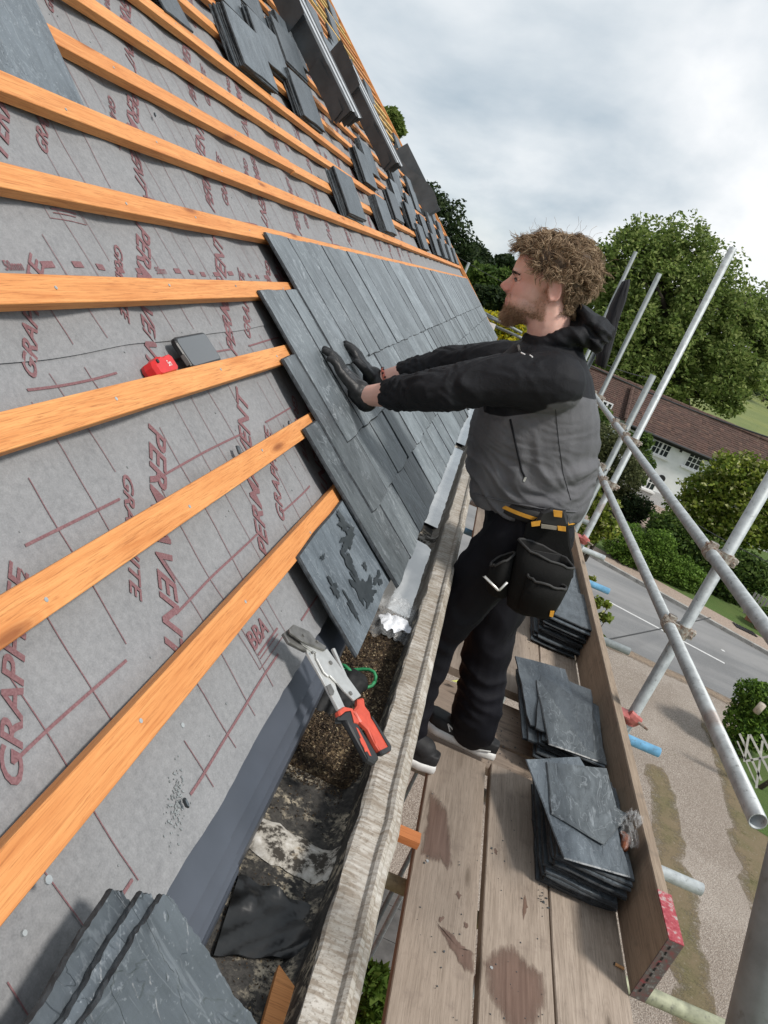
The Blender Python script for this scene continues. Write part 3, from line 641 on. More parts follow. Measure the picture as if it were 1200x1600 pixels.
mb = MB(); mb.path([(-.045, .03, .045), (-.045, .03, .050)], .006, 12); mb.obj('lock_button', RUBB, tp)
# loose bits on the membrane
FLINT = plain('slate_chip', (.055, .065, .072), .6)
for i, (px, py, w, L, wd, a, lab) in enumerate(((372, 705, -.024, .03, .016, 1.0, 'dark slate chip leaning on the batten above the lettering'), (450, 661, -.024, .02, .006, .4, 'tiny slate splinter on the membrane next to the laid slates'), (288, 1256, -.024, .016, .006, 1.3, 'small slate fragment on the membrane above the eaves tray'), (241, 180, -.02, .02, .008, .7, 'black flake on the membrane between the upper battens'))):
    q = roofl(px, py, w); me = slate_mesh(0, 0, .004, 700 + i, SLATE_DK, poly=[(-L / 2, -wd / 3), (-L / 5, -wd / 2), (L / 2, -wd / 4), (L / 3, wd / 2), (-L / 4, wd / 2.2)])
    tag(link('slate_chip', me, None, RFM @ Matrix.Translation((q.x, q.y, w + .001)) @ Matrix.Rotation(a, 4, 'Z')), lab, 'slate chip')
mb = MB()
for i in range(420):
    if i < 150: q = roofl(282 + random.gauss(0, 7), 1250 + random.gauss(0, 26), -.026)
    else: q = Vector((random.uniform(.4, 4.5), random.uniform(-.38, 1.2), 0))
    z = mw_(q.x, q.y) + lap(q.y) + .001; r = random.uniform(.0006, .0017)
    mb.box((q.x, q.y, z), (r * 2, r * 1.6, r), Matrix.Rotation(random.random() * 3, 3, 'Z'))
o = mb.obj('slate_dust', plain('pale_slate_dust', (.22, .235, .24), .8)); o.matrix_world = RFM; tag(o, 'scattered crumbs of slate dust on the grey membrane', 'dust', None, 'stuff')
mb = MB(); q = roofl(75, 1375, -.0); mb.path([(q.x, q.y, -.001), (q.x, q.y, .0015)], .0045, 12); q = roofl(43, 1456, -.025); mb.path([(q.x, q.y, mw_(q.x, q.y)), (q.x, q.y, mw_(q.x, q.y) + .003)], .003, 10); q = roofl(292, 1130, -.025); mb.path([(q.x, q.y, mw_(q.x, q.y)), (q.x, q.y, mw_(q.x, q.y) + .002)], .0036, 10); o = mb.obj('clout_nail', GALV, house); o.matrix_basis = RFM
# moss and dirt heaped in the gutter
mb = MB(); vs = []; fs = []; nx, ny = 26, 130; Y0, Y1 = 1.27, 2.12
for i in range(nx + 1):
    for j in range(ny + 1):
        x = -.11 + .213 * i / nx; y = Y0 + (Y1 - Y0) * j / ny; e = min(1, (y - Y0) / .10, (Y1 - y) / .15)
        z = .630 + (.030 + .020 * mnoise.noise(Vector((x * 14, y * 9, 0))) + .014 * mnoise.noise(Vector((x * 60, y * 60, 3)))) * max(0, e) ** .5 - (.006 if e <= .02 else 0)
        vs.append((x, y, z))
for i in range(nx):
    for j in range(ny): q = i * (ny + 1) + j; fs.append((q, q + 1, q + ny + 2, q + ny + 1))
mb.add(vs, fs); tag(mb.obj('moss_debris', DIRT, None, True), 'brown moss and dirt heaped along the gutter bed', 'moss', None, 'stuff')
V = []
for i in range(26000):
    y = random.uniform(Y0 - .03, Y1) if i % 4 else random.uniform(.3, 2.9); x = random.uniform(-.10, .10)
    if 1.0 < y < 1.13 or y > 2.1 and i % 3: continue
    e = max(0, min(1, (y - Y0) / .10, (Y1 - y) / .15)); z = .634 + (.032 + .020 * mnoise.noise(Vector((x * 14, y * 9, 0)))) * e ** .5
    r = random.uniform(.0008, .0024) * (1 if e > 0 else .7); a = random.random() * 6.3; t_ = random.uniform(-.8, .8)
    dx = Vector((math.cos(a), math.sin(a), t_)) * r; dy = Vector((-math.sin(a), math.cos(a), random.uniform(-.6, .6))) * r * .7; c = Vector((x, y, z))
    V.append([c - dx - dy, c + dx - dy, c + dx + dy, c - dx + dy])
tag(quads('moss_crumbs', np.array(V), DIRTB), 'crumbs of dry moss scattered over the gutter bed', 'moss', None, 'stuff')
# standing water
mb = MB(); P = [(-.10, 2.06), (.02, 2.04), (.06, 2.07), (.085, 2.05), (.100, 2.10)] + [(.1015 + .003 * math.sin(k * 1.9), 2.12 + .5 * k / 12) for k in range(13)] + [(.101, 2.66), (.094, 2.72), (.07, 2.755), (.03, 2.765), (-.02, 2.75), (-.10, 2.755)]; mb.add([(x, y, .6475) for x, y in P], [tuple(range(len(P)))])
t = NT('gutter_water'); wn_ = t.noise(5, 5, .6, t.map((1, .6, 1)), .6); WATER = t.fin(t.ramp(wn_, (.4, (.42, .43, .43)), (.62, (.60, .60, .585))), t.ramp(t.noise(30, 5, .7), (.4, .05), (.7, .20)), t.noise(12, 4), .10, .004, spec=1.0, metal=.6)
tag(mb.obj('gutter_water', WATER), 'still rainwater pooled in the gutter reflecting the sky', 'puddle', None, 'structure')
mb = MB(); P = [(-.10, 3.02), (.10, 3.0), (.1035, 4.6), (-.10, 4.6)]; mb.add([(x, y, .6460) for x, y in P], [(0, 1, 2, 3)]); P = [(-.10, 4.76), (.10, 4.76), (.1035, 6.4), (-.10, 6.4)]; mb.add([(x, y, .6460) for x, y in P], [(0, 1, 2, 3)])
tag(mb.obj('gutter_water', WATER), 'farther rainwater in the gutter below the missing slates', 'puddle', None, 'structure')
# plastic wrapper with paper
wr = thing('plastic_wrapper', 'crumpled clear plastic wrapper with a white paper insert in the gutter', 'wrapper', (.05, 1.95, .66))
def crumple(name, cx, cy, cz, lx, ly, mat, seed, amp, n=18, parent=None, rot=0, smooth=False):
    mb = MB(); vs = []; fs = []
    for i in range(n + 1):
        for j in range(n + 1):
            u = i / n - .5; v = j / n - .5; h = amp * (1.1 - 2.0 * (u * u + v * v)) + amp * .75 * mnoise.noise(Vector((u * 7 + seed, v * 7, seed))) + amp * .35 * mnoise.noise(Vector((u * 19, v * 19, seed)))
            edge = 1 + .12 * mnoise.noise(Vector((u * 5, v * 5, seed + 4)))
            x, y = lx * u * edge, ly * v * edge; vs.append((cx + x * math.cos(rot) - y * math.sin(rot), cy + x * math.sin(rot) + y * math.cos(rot), cz + h))
    for i in range(n):
        for j in range(n): q = i * (n + 1) + j; fs.append((q, q + 1, q + n + 2, q + n + 1))
    mb.add(vs, fs); o = mb.obj(name, mat, None, smooth); return put(o, parent) if parent else o
t = NT('clear_plastic'); CLEAR = t.fin((.9, .92, .93), .16, t.noise(60, 3), .5, .004, spec=.6, Alpha=.11); 
crumple('plastic_film', .045, 1.97, .672, .15, .26, CLEAR, 2, .030, 26, wr, .1, True)
crumple('plastic_film', .05, 2.02, .668, .12, .12, CLEAR, 5, .035, 22, wr, .5, True)
crumple('paper_insert', .057, 1.925, .688, .088, .085, plain('white_paper', (.78, .80, .84), .8, var=.06), 7, .014, 16, wr, .35, True)
# black glove with a green cuff in the gutter
GLV = plain('black_knit', (.008, .0085, .009), .75, var=.35, scale=120, bs=.5); 
gl = MB(); gc = Vector((-.005, 1.545, .668))
gl.ell(gc, (.042, .055, .026)); gl.ell(gc + Vector((.015, .04, .008)), (.038, .04, .026))
for dx, dy, L in ((-.03, -.045, .06), (-.005, -.06, .05), (.022, -.05, .045), (.035, -.01, .045)):
    p = gc + Vector((dx, dy, -.002)); d = Vector((dx * .8, -.9, -.35)).normalized(); gl.caps([p, p + d * L * .5 + Vector((0, 0, .006)), p + d * L], [.014, .013, .011], 10)
me = remesh(gl, .004, 'work_glove', GLV, 3, .5, lambda c, n: .0035 * mnoise.noise(Vector(c) * 55))
glo = tag(link('work_glove', me), 'empty black work glove with green cuff dropped in the gutter moss', 'glove')
mb = MB(); pts = [gc + Vector((.018 + .045 * math.cos(a), .068 + .022 * math.sin(a), .016 + .014 * math.sin(a * 2))) for a in [i * 2 * math.pi / 18 for i in range(19)]]
mb.path(pts, .0042, 8); mb.obj('cuff_trim', plain('green_trim', (.03, .26, .10), .6), glo, True)
# torn felt, batten offcuts
FELT = plain('black_felt', (.014, .0145, .0145), .33, var=.3, scale=50, bs=.4)
mb = MB(); vs = []; fs = []; n = 16
fp = [zat(*p, .645) for p in ((375, 1362), (408, 1370), (495, 1418), (535, 1452), (478, 1494), (335, 1490))]
outl = [(fp[0].lerp(fp[5], v), fp[3].lerp(fp[4], v) if v > .5 else fp[2].lerp(fp[3], v * 2)) for v in [j / n for j in range(n + 1)]]
for i in range(n + 1):
    for j, (a, c) in enumerate(outl):
        u = i / n; p = a.lerp(c, u); p.z = .6405 + .012 * max(0, mnoise.noise(Vector((u * 3, j * .2, 4)))) + .022 * max(0, u - .7) / .3 * (.2 + 1.8 * math.exp(-((j / n - .5) / .25) ** 2)) + .003 * math.sin(u * 17 + j); vs.append(p)
for i in range(n):
    for j in range(n): q = i * (n + 1) + j; fs.append((q, q + 1, q + n + 2, q + n + 1))
mb.add(vs, fs); mb.add([v - Vector((0, 0, .002)) for v in vs], [f[::-1] for f in fs]); tag(mb.obj('roofing_felt', FELT, None, True), 'torn piece of wet black roofing felt lying in the near gutter', 'felt')
oc = [zat(*p, .665) for p in ((436, 1506), (484, 1572), (464, 1720), (376, 1720))]
mb = MB(); mb.prism([p for p in oc], (0, 0, -.024), bevel=.0012); tag(mb.obj('batten_offcut', BATTEN), 'pointed orange batten offcut lying in the near gutter', 'batten offcut')
e = zat(655, 1311, .045); mb = MB(); mb.box((e.x - .27, e.y, .03), (.55, .046, .026), Matrix.Rotation(.03, 3, 'Z')); tag(mb.obj('batten_offcut', wood_mat('reddish_batten_wood', (.62, .24, .085), (.38, .12, .035), (.2, .05, .01), 'x')), 'short orange batten end sticking out under the gutter over the board', 'batten offcut')

# ================================================================== scaffold
sc = thing('scaffold', 'tubular steel scaffold with guard rails along the eaves', 'scaffold', (1.17, 3, G))
def tube(name, p0, p1, mat=GALV, r=.0242, label=None):
    mb = MB(); mb.pipe(p0, p1, r, .0035); o = mb.obj(name, mat, None, True)
    for p in o.data.polygons:
        if len(p.vertices) > 6: p.use_smooth = False
    put(o, sc)
    if label: o['label'] = label
    return o
def standard(y, top, x=1.17, mat=GALV_D, bot=G): return tube('standard', (x, y, bot), (x, y, top), mat)
standard(3.04, 2.75, mat=GALV); standard(5.50, 2.36, mat=GALV); standard(7.85, 2.24); standard(10.4, 2.57)
p_ = xat(1021, 586, 1.20); standard(p_.y, p_.z, 1.20)
for y in (0.9, 3.4, 5.9, 8.4): tube('standard', (.30, y, G), (.30, y, .12), GALV_D)
tube('guard_rail', (1.112, 1.35, .986), (1.112, 10.6, .986), GALV, label='upper guard rail'); tube('guard_rail', (1.112, 1.815, .643), (1.112, 10.6, .643), GALV, label='lower guard rail')
tube('ledger', (1.118, 1.2, -.16), (1.118, 10.6, -.16), GALV_D); tube('ledger', (.245, -.6, -.16), (.245, 10.6, -.16), GALV_D); tube('ledger', (.30, -.6, -2.1), (.30, 10.6, -2.1), GALV_D); tube('ledger', (1.17, -.6, -2.1), (1.17, 10.6, -2.1), GALV_D)
for y, xe, m, lb in ((1.915, 1.60, YELLP, 'lichen stained tube end'), (2.52, 1.525, GALV, None), (3.42, 1.525, BLUEP, 'blue painted tube end'), (4.53, 1.535, GALV_D, None), (5.52, 1.52, BLUEP, 'blue painted tube end'), (6.34, 1.58, GALV, None), (7.3, 1.55, GALV_D, None), (.95, 1.5, GALV_D, None)):
    o = tube('transom', (.22, y, -.104), (xe, y + .02, -.104), m); 
    if lb: o['label'] = lb
for y in (1.2, 3.2): tube('transom', (.22, y, -2.05), (1.5, y, -2.05), GALV_D)
for y in (.9, 1.5, 2.15): tube('transom', (-.05, y, -1.1 - .1 * y), (.9, y + .05, -1.1 - .1 * y), GALV_D)
tube('brace', (.26, .4, -1.9), (.28, 2.9, -.25), GALV_D)
def coupler(y, z, x=1.14, red=False):
    mb = MB(); m = 1 if red else 0
    mb.path([(1.112, y - .028, z), (1.112, y + .028, z)], .0295, 14, mi=m); mb.path([(1.17, y, z - .028), (1.17, y, z + .028)], .0295, 14, mi=m)
    mb.box((1.142, y, z), (.05, .046, .046), mi=m)
    mb.path([(1.085, y + .012, z + .030), (1.075, y - .055, z + .036)], .0062, 8); mb.path([(1.20, y - .03, z - .004), (1.235, y + .045, z + .004)], .0062, 8)
    mb.path([(1.218, y + .010, z), (1.226, y + .026, z + .002)], .0125, 6); mb.path([(1.078, y - .025, z + .033), (1.0765, y - .042, z + .034)], .0125, 6)
    mb.box((1.112, y + .005, z + .034), (.03, .03, .02)); mb.box((1.205, y, z), (.022, .034, .036))
    o = mb.obj('coupler', [RUST, REDP], None, False); put(o, sc)
for y in (3.04, 5.50, 7.85, 10.4): coupler(y, .986); coupler(y, .643)
for y, x in ((p_.y, 1.2),): coupler(p_.y, .986); coupler(p_.y, .643)
# red clip holding the toe board
for y in (3.04, 5.5):
    mb = MB(); mb.box((1.108, y - .04, .222), (.062, .075, .006), mi=1); mb.box((1.076, y - .04, .205), (.005, .075, .04), mi=1); mb.path([(1.137, y - .04, .222), (1.165, y - .036, .21), (1.20, y - .01, .19)], .012, 8, flat=2.2, mi=1); mb.path([(1.17, y, .17), (1.17, y, .215)], .031, 14, mi=1); mb.path([(1.19, y - .02, .2), (1.235, y - .055, .2)], .0065, 8)
    put(mb.obj('toe_board_clip', [RUST, REDP], None, False), sc)
# inclined stile with a rung end close to the camera
q0, q1 = ray(1244, 1310), ray(1174, 1607)
c0 = Vector(CAM + q0 * (.74 / FPX)); c1 = Vector(CAM + q1 * (.74 / FPX)); dd = c1 - c0
lad = thing('scaffold_ladder', 'grey tubular ladder stile with a rung stub close at the lower right', 'ladder', c1)
mb = MB(); mb.pipe(c0 - dd * 1.6, c1 + dd * 1.2, .0225, .003, 24); put(mb.obj('stile', GALV_D, None, True), lad)
r0 = Vector(CAM + ray(1200, 1462) * (.74 / FPX)); mb = MB(); mb.path([r0, r0 + Vector((.16, .02, -.03))], .010, 12); put(mb.obj('rung', GALV, None, True), lad)

# boards
def board(x0, x1, y0, y1, zt, mat, label, th=.038, rz=0, seed=0):
    mb = MB(); rings = []; n = max(2, int((y1 - y0) / .2)); c = ((x0 + x1) / 2, (y0 + y1) / 2)
    for i in range(n + 1):
        y = y0 + (y1 - y0) * i / n; q = .0018 * mnoise.noise(Vector((y * 3, seed, 0))); h = .003
        r = [(x0 + h, zt), (x1 - h, zt), (x1, zt - h), (x1, zt - th + h), (x1 - h, zt - th), (x0 + h, zt - th), (x0, zt - th + h), (x0, zt - h)]
        rings.append([(c[0] + (x + q - c[0]) * math.cos(rz) - (y - c[1]) * math.sin(rz), c[1] + (x + q - c[0]) * math.sin(rz) + (y - c[1]) * math.cos(rz), z) for x, z in r])
    mb.loft(rings); return tag(mb.obj('scaffold_board', mat), label, 'scaffold board')
b1 = board(.397, .612, -.6, 2.565, 0, BOARD, 'wet stained scaffold board beside the gutter in front of the shoes', rz=.006, seed=1)
b2 = board(.624, .835, -.6, 2.585, 0.001, BOARD, 'middle scaffold board with a large water stain near the camera', seed=2)
b3 = board(.842, 1.0715, -.6, 3.3, -.001, BOARD, 'scaffold board along the toe board under the front slate stack', seed=3)
board(.40, .615, 3.19, 7.2, -.002, BOARD, 'farther scaffold board behind the worker on the gutter side', seed=4); board(.622, .855, 3.20, 7.3, .0, BOARD, 'farther middle scaffold board behind the worker', seed=5); board(.862, 1.07, 3.31, 7.3, -.002, BOARD, 'farther scaffold board under the back slate stack', seed=6)
def xboard(y0, y1, zt, label, seed):
    mb = MB(); rings = []
    for i in range(6):
        x = .25 + .58 * i / 5; h = .003; r = [(y0 + h, zt), (y1 - h, zt), (y1, zt - h), (y1, zt - .035), (y1 - h, zt - .038), (y0 + h, zt - .038), (y0, zt - .035), (y0, zt - h)]
        rings.append([(x, y + .02 * i / 5, z) for y, z in r])
    mb.loft(rings); return tag(mb.obj('scaffold_board', BOARD_X), label, 'scaffold board')
xboard(2.60, 2.775, -.043, 'dusty cross board just behind the white soled shoe', 1); xboard(2.80, 2.99, -.045, 'chip strewn cross board between the two board runs', 2); xboard(3.0, 3.175, -.066, 'lowest cross board against the farther boards', 3)
toe = thing('toe_board', 'upright toe board with a red metal end band on the outer scaffold edge', 'toe board', (1.09, 1.78, 0))
mb = MB(); mb.loft([[(1.072, y, .004), (1.109, y, .004), (1.112, y, .012), (1.112, y, .222), (1.108, y, .227), (1.075, y, .227), (1.072, y, .222)] for y in (1.782, 1.79, 2.5, 3.5, 4.5, 5.5)]); put(mb.obj('board', TOE), toe)
t = NT('flaking_red_band'); n = t.noise(45, 6, .7); REDB = t.fin(t.ramp(n, (.38, (.30, .035, .05)), (.52, (.44, .08, .095)), (.62, (.46, .42, .40)), (.70, (.20, .12, .11))), .5, n, .3, .001, metal=.2)
t = NT('worn_band_end'); n = t.noise(55, 6, .7); ENDB = t.fin(t.ramp(n, (.34, (.24, .05, .06)), (.43, (.15, .085, .08)), (.55, (.11, .10, .095)), (.68, (.30, .28, .27))), .6, n, .4, .001, metal=.1)
mb = MB(); mb.box2((1.069, 1.777, .002), (1.1145, 1.7815, .229), 1); mb.box2((1.071, 1.777, .2275), (1.1145, 1.96, .2305)); mb.box2((1.1125, 1.78, .004), (1.1145, 1.95, .229)); put(mb.obj('end_band', [REDB, ENDB]), toe)
mb = MB()
for i in range(9): z = .03 + i * .021; mb.box2((1.082, 1.7755, z), (1.0865, 1.7768, z + .012))
put(mb.obj('band_slot', plain('black_slot', (.01, .01, .01), .8)), toe)
board(1.066, 1.104, 5.52, 9.5, .22, TOE, 'farther toe board beyond the first one', .21)
# wet patches and knots on the boards
def stain(board_, pts, name='water_stain'):
    mb = MB(); c = sum((Vector(p) for p in pts), Vector()) / len(pts); P = []
    for i in range(len(pts)):
        a, d = Vector(pts[i]), Vector(pts[(i + 1) % len(pts)])
        for k in range(8):
            p = a.lerp(d, k / 8); q = .007 * mnoise.noise(Vector((p.x * 120, p.y * 40, 1))) ; p = p + (p - c).normalized() * q; p.y += .012 * mnoise.noise(Vector((p.x * 160, p.y * 10, 3))); p.z = .0019; P.append(p)
    n = len(P); R_ = [[p.lerp(Vector((c.x, c.y, .0019)), k) for p in P] for k in (0, .06, .15, .35, .7)]; mb.add([q for r in R_ for q in r] + [Vector((c.x, c.y, .0019))], [(k * n + i, k * n + (i + 1) % n, (k + 1) * n + (i + 1) % n, (k + 1) * n + i) for k in range(4) for i in range(n)] + [(4 * n + i, 4 * n + (i + 1) % n, 5 * n) for i in range(n)])
    o = mb.obj(name, WET, board_); at = o.data.attributes.new('edge', 'FLOAT', 'POINT'); at.data.foreach_set('value', [v for v in (0, .06, .15, .35, .7) for _ in range(n)] + [1.0]); return o
def zp(*pp): return [zat(x, y, .0019) for x, y in pp]
stain(b1, zp((671, 1230), (700, 1262), (704, 1300), (708, 1352), (700, 1360), (688, 1348), (672, 1345), (655, 1336), (665, 1290)))
stain(b1, zp((680, 1440), (700, 1452), (722, 1475), (742, 1490), (743, 1522), (728, 1520), (700, 1475)))
stain(b1, zp((714, 1390), (722, 1398), (718, 1404), (711, 1398))); stain(b1, zp((725, 1440), (732, 1445), (730, 1452), (724, 1450))); stain(b1, zp((688, 1430), (694, 1433), (692, 1440), (686, 1438)))
stain(b2, zp((754, 1502), (770, 1480), (800, 1474), (828, 1505), (850, 1520), (857, 1562), (845, 1600), (815, 1640), (786, 1600), (760, 1550)))
stain(b2, zp((772, 1324), (779, 1328), (778, 1336), (772, 1333))); stain(b2, zp((820, 1395), (825, 1415), (818, 1440), (816, 1420)))
mb = MB()
for px, py in ((768, 1512), (668, 1345)): c = zat(px, py, .003); mb.path([(c.x, c.y, -.002), (c.x, c.y, .004)], .0045, 10)
put(mb.obj('board_nail', GALV), b2)
rr = random.Random(5); mb = MB()
for i in range(420):
    if i < 60: px, py = rr.uniform(650, 850), rr.uniform(1240, 1600); c = zat(px, py, .002); z = .002
    elif i < 160: c = Vector((rr.uniform(.80, .84), rr.uniform(1.95, 2.6), .003))
    elif i < 300: c = Vector((rr.uniform(.5, .85), rr.uniform(2.6, 3.1), -.040))
    else: c = Vector((rr.uniform(.45, 1.05), rr.uniform(3.2, 4.2), .002))
    r = rr.uniform(.0006, .0022) * (2.0 if rr.random() < .10 else 1); mb.box(c + Vector((0, 0, .001)), (r * 2, r * 1.3, .0015), Matrix.Rotation(rr.random() * 3, 3, 'Z'))
tag(mb.obj('slate_crumbs', FLINT), 'slate crumbs and grit scattered over the scaffold boards', 'crumbs', None, 'stuff')
cg = thing('cigarette_end', 'stubbed cigarette end lying by the toe board', 'cigarette', zat(968, 1510, .005))
c = zat(968, 1510, .005); mb = MB(); mb.path([c + Vector((-.014, .002, 0)), c + Vector((.014, -.001, 0))], .0042, 10); put(mb.obj('filter', plain('cork_paper', (.60, .32, .14), .8)), cg)
mb = MB(); mb.path([c + Vector((-.017, .0022, 0)), c + Vector((-.0135, .002, 0))], .0042, 10); put(mb.obj('ash_tip', plain('ash', (.06, .055, .05), .9)), cg)
# slate stacks on the boards
def ORD(k): return ['', 'first', 'second', 'third', 'fourth', 'fifth', 'sixth', 'seventh', 'eighth', 'ninth', 'tenth', 'eleventh', 'twelfth', 'thirteenth', 'fourteenth', 'fifteenth', 'sixteenth', 'seventeenth', 'eighteenth', 'nineteenth', 'twentieth', 'twenty first'][k]
def stack(x, y, n, seed, where, W=.25, L=.5, jit=.012, z0=.004, droop=0, rz=0, skip_top=False):
    r = random.Random(seed); z = z0
    for i in range(n):
        lab = ('uppermost flat slate' if i == n - 1 and not skip_top else 'bottom slate' if i == 0 else ORD(i + 1) + ' slate from the bottom') + ' of the ' + where
        o = link('stacked_slate', SLD[(i * 2 + seed) % 7], None, Matrix.Translation((x + r.uniform(-jit, jit), y + r.uniform(-jit, jit) * 1.2, z)) @ Matrix.Rotation(rz + r.uniform(-.035, .035), 4, 'Z') @ Matrix.Rotation(r.uniform(-.006, .006) , 4, 'X'))
        tag(o, lab, 'slate', 'slates in the ' + where if 0 < i < n - 1 else None); z += .0085 + r.uniform(0, .0008)
    return z
zt = stack(.800, 2.05, 17, 1, 'front stack on the boards')
z2 = stack(.790, 2.70, 13, 2, 'middle stack on the boards', jit=.018, rz=-.04)
z3 = stack(.820, 3.84, 21, 3, 'back stack under the tool pouch', jit=.02, rz=-.03); stack(.815, 4.37, 20, 4, 'hindmost stack behind the tool pouch', jit=.02)
def slab(pix, z, th, label, tiltz=None, mat=SLATE_DK, seed=0):
    P = [zat(px, py, zz) for (px, py), zz in zip(pix, z)]; c = sum(P, Vector()) / len(P); mb = MB(); Q = []; rr_ = random.Random(seed)
    for i in range(len(P)):
        a, d = P[i], P[(i + 1) % len(P)]
        for k in range(4): q = a.lerp(d, k / 4); Q.append(q + Vector((rr_.uniform(-1, 1), rr_.uniform(-1, 1), 0)) * .0022 * (k > 0))
    n_ = Vector((0, 0, th)); rings = [[p - n_ for p in Q], [p - n_ * .5 + (p - c).normalized() * .002 for p in Q], [p - (p - c).normalized() * .002 for p in Q]]
    mb.loft(rings); return tag(mb.obj('loose_slate', mat), label, 'slate')
slab(((822, 1186), (905, 1182), (958, 1272), (986, 1370), (882, 1340)), (zt + .006,) * 5, .0062, 'large dark slate sliding askew on top of the front stack', seed=1)
slab(((854, 1190), (948, 1200), (964, 1262), (982, 1272), (944, 1318), (862, 1270)), (zt + .012, zt + .013, zt + .02, zt + .022, zt + .02, zt + .014), .0075, 'broken pale veined slate with a pointed corner on the front stack', mat=SLATE, seed=2)
slab(((838, 1062), (918, 1090), (933, 1130), (949, 1194), (858, 1162)), (z2 + .012, z2 + .010, z2 + .008, z2 + .006, z2 + .008), .007, 'large pale slate lying on the middle stack', mat=SLATE, seed=3)
for i, (dx, dy, rz, tx_) in enumerate(((-.055, .05, .10, .10), (-.04, .02, .05, .07), (-.045, .10, .16, .09), (-.03, .06, -.06, .05))):
    o = link('loose_slate', SLD[i], None, Matrix.Translation((.785 + dx, 2.70 + dy, .05 + .02 * i)) @ Matrix.Rotation(rz, 4, 'Z') @ Matrix.Rotation(tx_ * .8, 4, 'X') @ Matrix.Rotation(-tx_, 4, 'Y')); tag(o, ('lowest', 'second', 'third', 'highest')[i] + ' tilted slate fanned out at the gutter side of the middle stack', 'slate', 'fanned slates of the middle stack')
bag = crumple('clear_bag', 1.045, 2.24, .165, .06, .13, CLEAR, 11, .035, 22, None, .2, True); tag(bag, 'crumpled clear plastic bag wedged between front stack and toe board', 'plastic bag')
mb = MB(); mb.caps([(1.035, 2.19, .16), (1.045, 2.23, .165), (1.04, 2.26, .158)], [.014, .017, .012], 10); me = remesh(mb, .004, 'bag_filling', plain('copper_nails', (.26, .085, .04), .5, .4, .4, 80, .5), 2); put(link('bag_filling', me), bag)
crumple('clear_wisp', 1.05, 2.27, .20, .035, .06, CLEAR, 15, .04, 18, bag, .8, True)
mb = MB(); lf = zat(714, 1067, -.03); mb.add([lf + Vector((-.03, -.008, .002)), lf + Vector((0, -.014, .01)), lf + Vector((.028, .004, .003)), lf + Vector((.0, .014, .009))], [(0, 1, 2, 3)]); tag(mb.obj('paper_scrap', plain('yellow_paper', (.62, .64, .18), .7)), 'small yellow green scrap on the cross board behind the legs', 'scrap')
# ================================================================== the roofer
from mathutils.bvhtree import BVHTree
YM = 2.5; S = 1.08; PT = math.radians(10)
HF = Vector((-math.cos(PT), .10, -math.sin(PT))).normalized(); HU = Vector((-math.sin(PT), 0, math.cos(PT))); HU = (HU - HF * HU.dot(HF)).normalized(); HL = HF.cross(HU).normalized()
if HL.y > 0: HL = -HL                                      # lateral axis towards the camera side
HO = yat(781, 447, YM) - HF * (.122 * S) + HU * (.027 * S)
HM = Matrix((HF, HL, HU)).transposed()
def hp(f, l, u): return HO + (HF * f + HL * l + HU * u) * S
bd = MB()
def he(f, l, u, a, b_, c, sym=False, rot=None):
    M_ = HM @ (rot or Matrix.Identity(3))
    bd.ell(hp(f, l, u), (a * S, b_ * S, c * S), M_)
    if sym: bd.ell(hp(f, -l, u), (a * S, b_ * S, c * S), HM @ (rot.transposed() if rot else Matrix.Identity(3)))
he(-.022, 0, .038, .103, .078, .084); he(.030, 0, .030, .066, .064, .072); he(.030, 0, -.020, .058, .060, .080); he(.022, 0, -.072, .062, .056, .040); he(.066, 0, -.098, .028, .030, .022)
he(.050, .034, -.030, .034, .028, .036, True); he(.050, .040, -.062, .032, .020, .030, True); he(.078, .024, .020, .018, .028, .010, True); he(.085, 0, .024, .012, .03, .012); he(.078, 0, -.060, .020, .026, .026)
bd.caps([hp(.086, 0, .014), hp(.097, 0, -.007), hp(.1130, 0, -.0235)], [.0085 * S, .0094 * S, .0098 * S]); he(.101, .0115, -.032, .012, .0075, .008, True); he(.092, 0, -.022, .016, .014, .018); bd.caps([hp(.098, 0, -.034), hp(.090, 0, -.044)], [.008 * S, .007 * S])
bd.caps([hp(.084, .018, -.0600), hp(.0935, .006, -.0565), hp(.0935, -.006, -.0565), hp(.084, -.018, -.0600)], [.004, .0062, .0062, .004]); bd.caps([hp(.083, .016, -.0660), hp(.0915, 0, -.0695), hp(.083, -.016, -.0660)], [.0045, .0072, .0045])
def tor(f, l, u, R_, r_, M_):
    pts = [hp(f, l, u) + M_ @ Vector((R_[0] * math.cos(a), 0, R_[1] * math.sin(a))) * S for a in [math.radians(-70 + 320 * i / 14) for i in range(15)]]; bd.caps(pts, [r_ * S] * len(pts), 8)
for sg in (1, -1):
    er = HM @ Matrix.Rotation(math.radians(14 * sg), 3, 'Z') @ Matrix.Rotation(math.radians(8), 3, 'Y')
    tor(-.036, .081 * sg, -.008, (.0165, .029), .0052, er); bd.ell(hp(-.034, .077 * sg, -.008), (.015 * S, .006 * S, .027 * S), er); bd.ell(hp(-.030, .079 * sg, -.034), (.009 * S, .0065 * S, .010 * S), er); bd.ell(hp(-.024, .079 * sg, -.010), (.005 * S, .006 * S, .008 * S), er)
nb = Vector((.185, YM, 1.47)); bd.caps([hp(-.028, 0, -.045), hp(-.040, 0, -.105), nb], [.062 * S, .062 * S, .078])
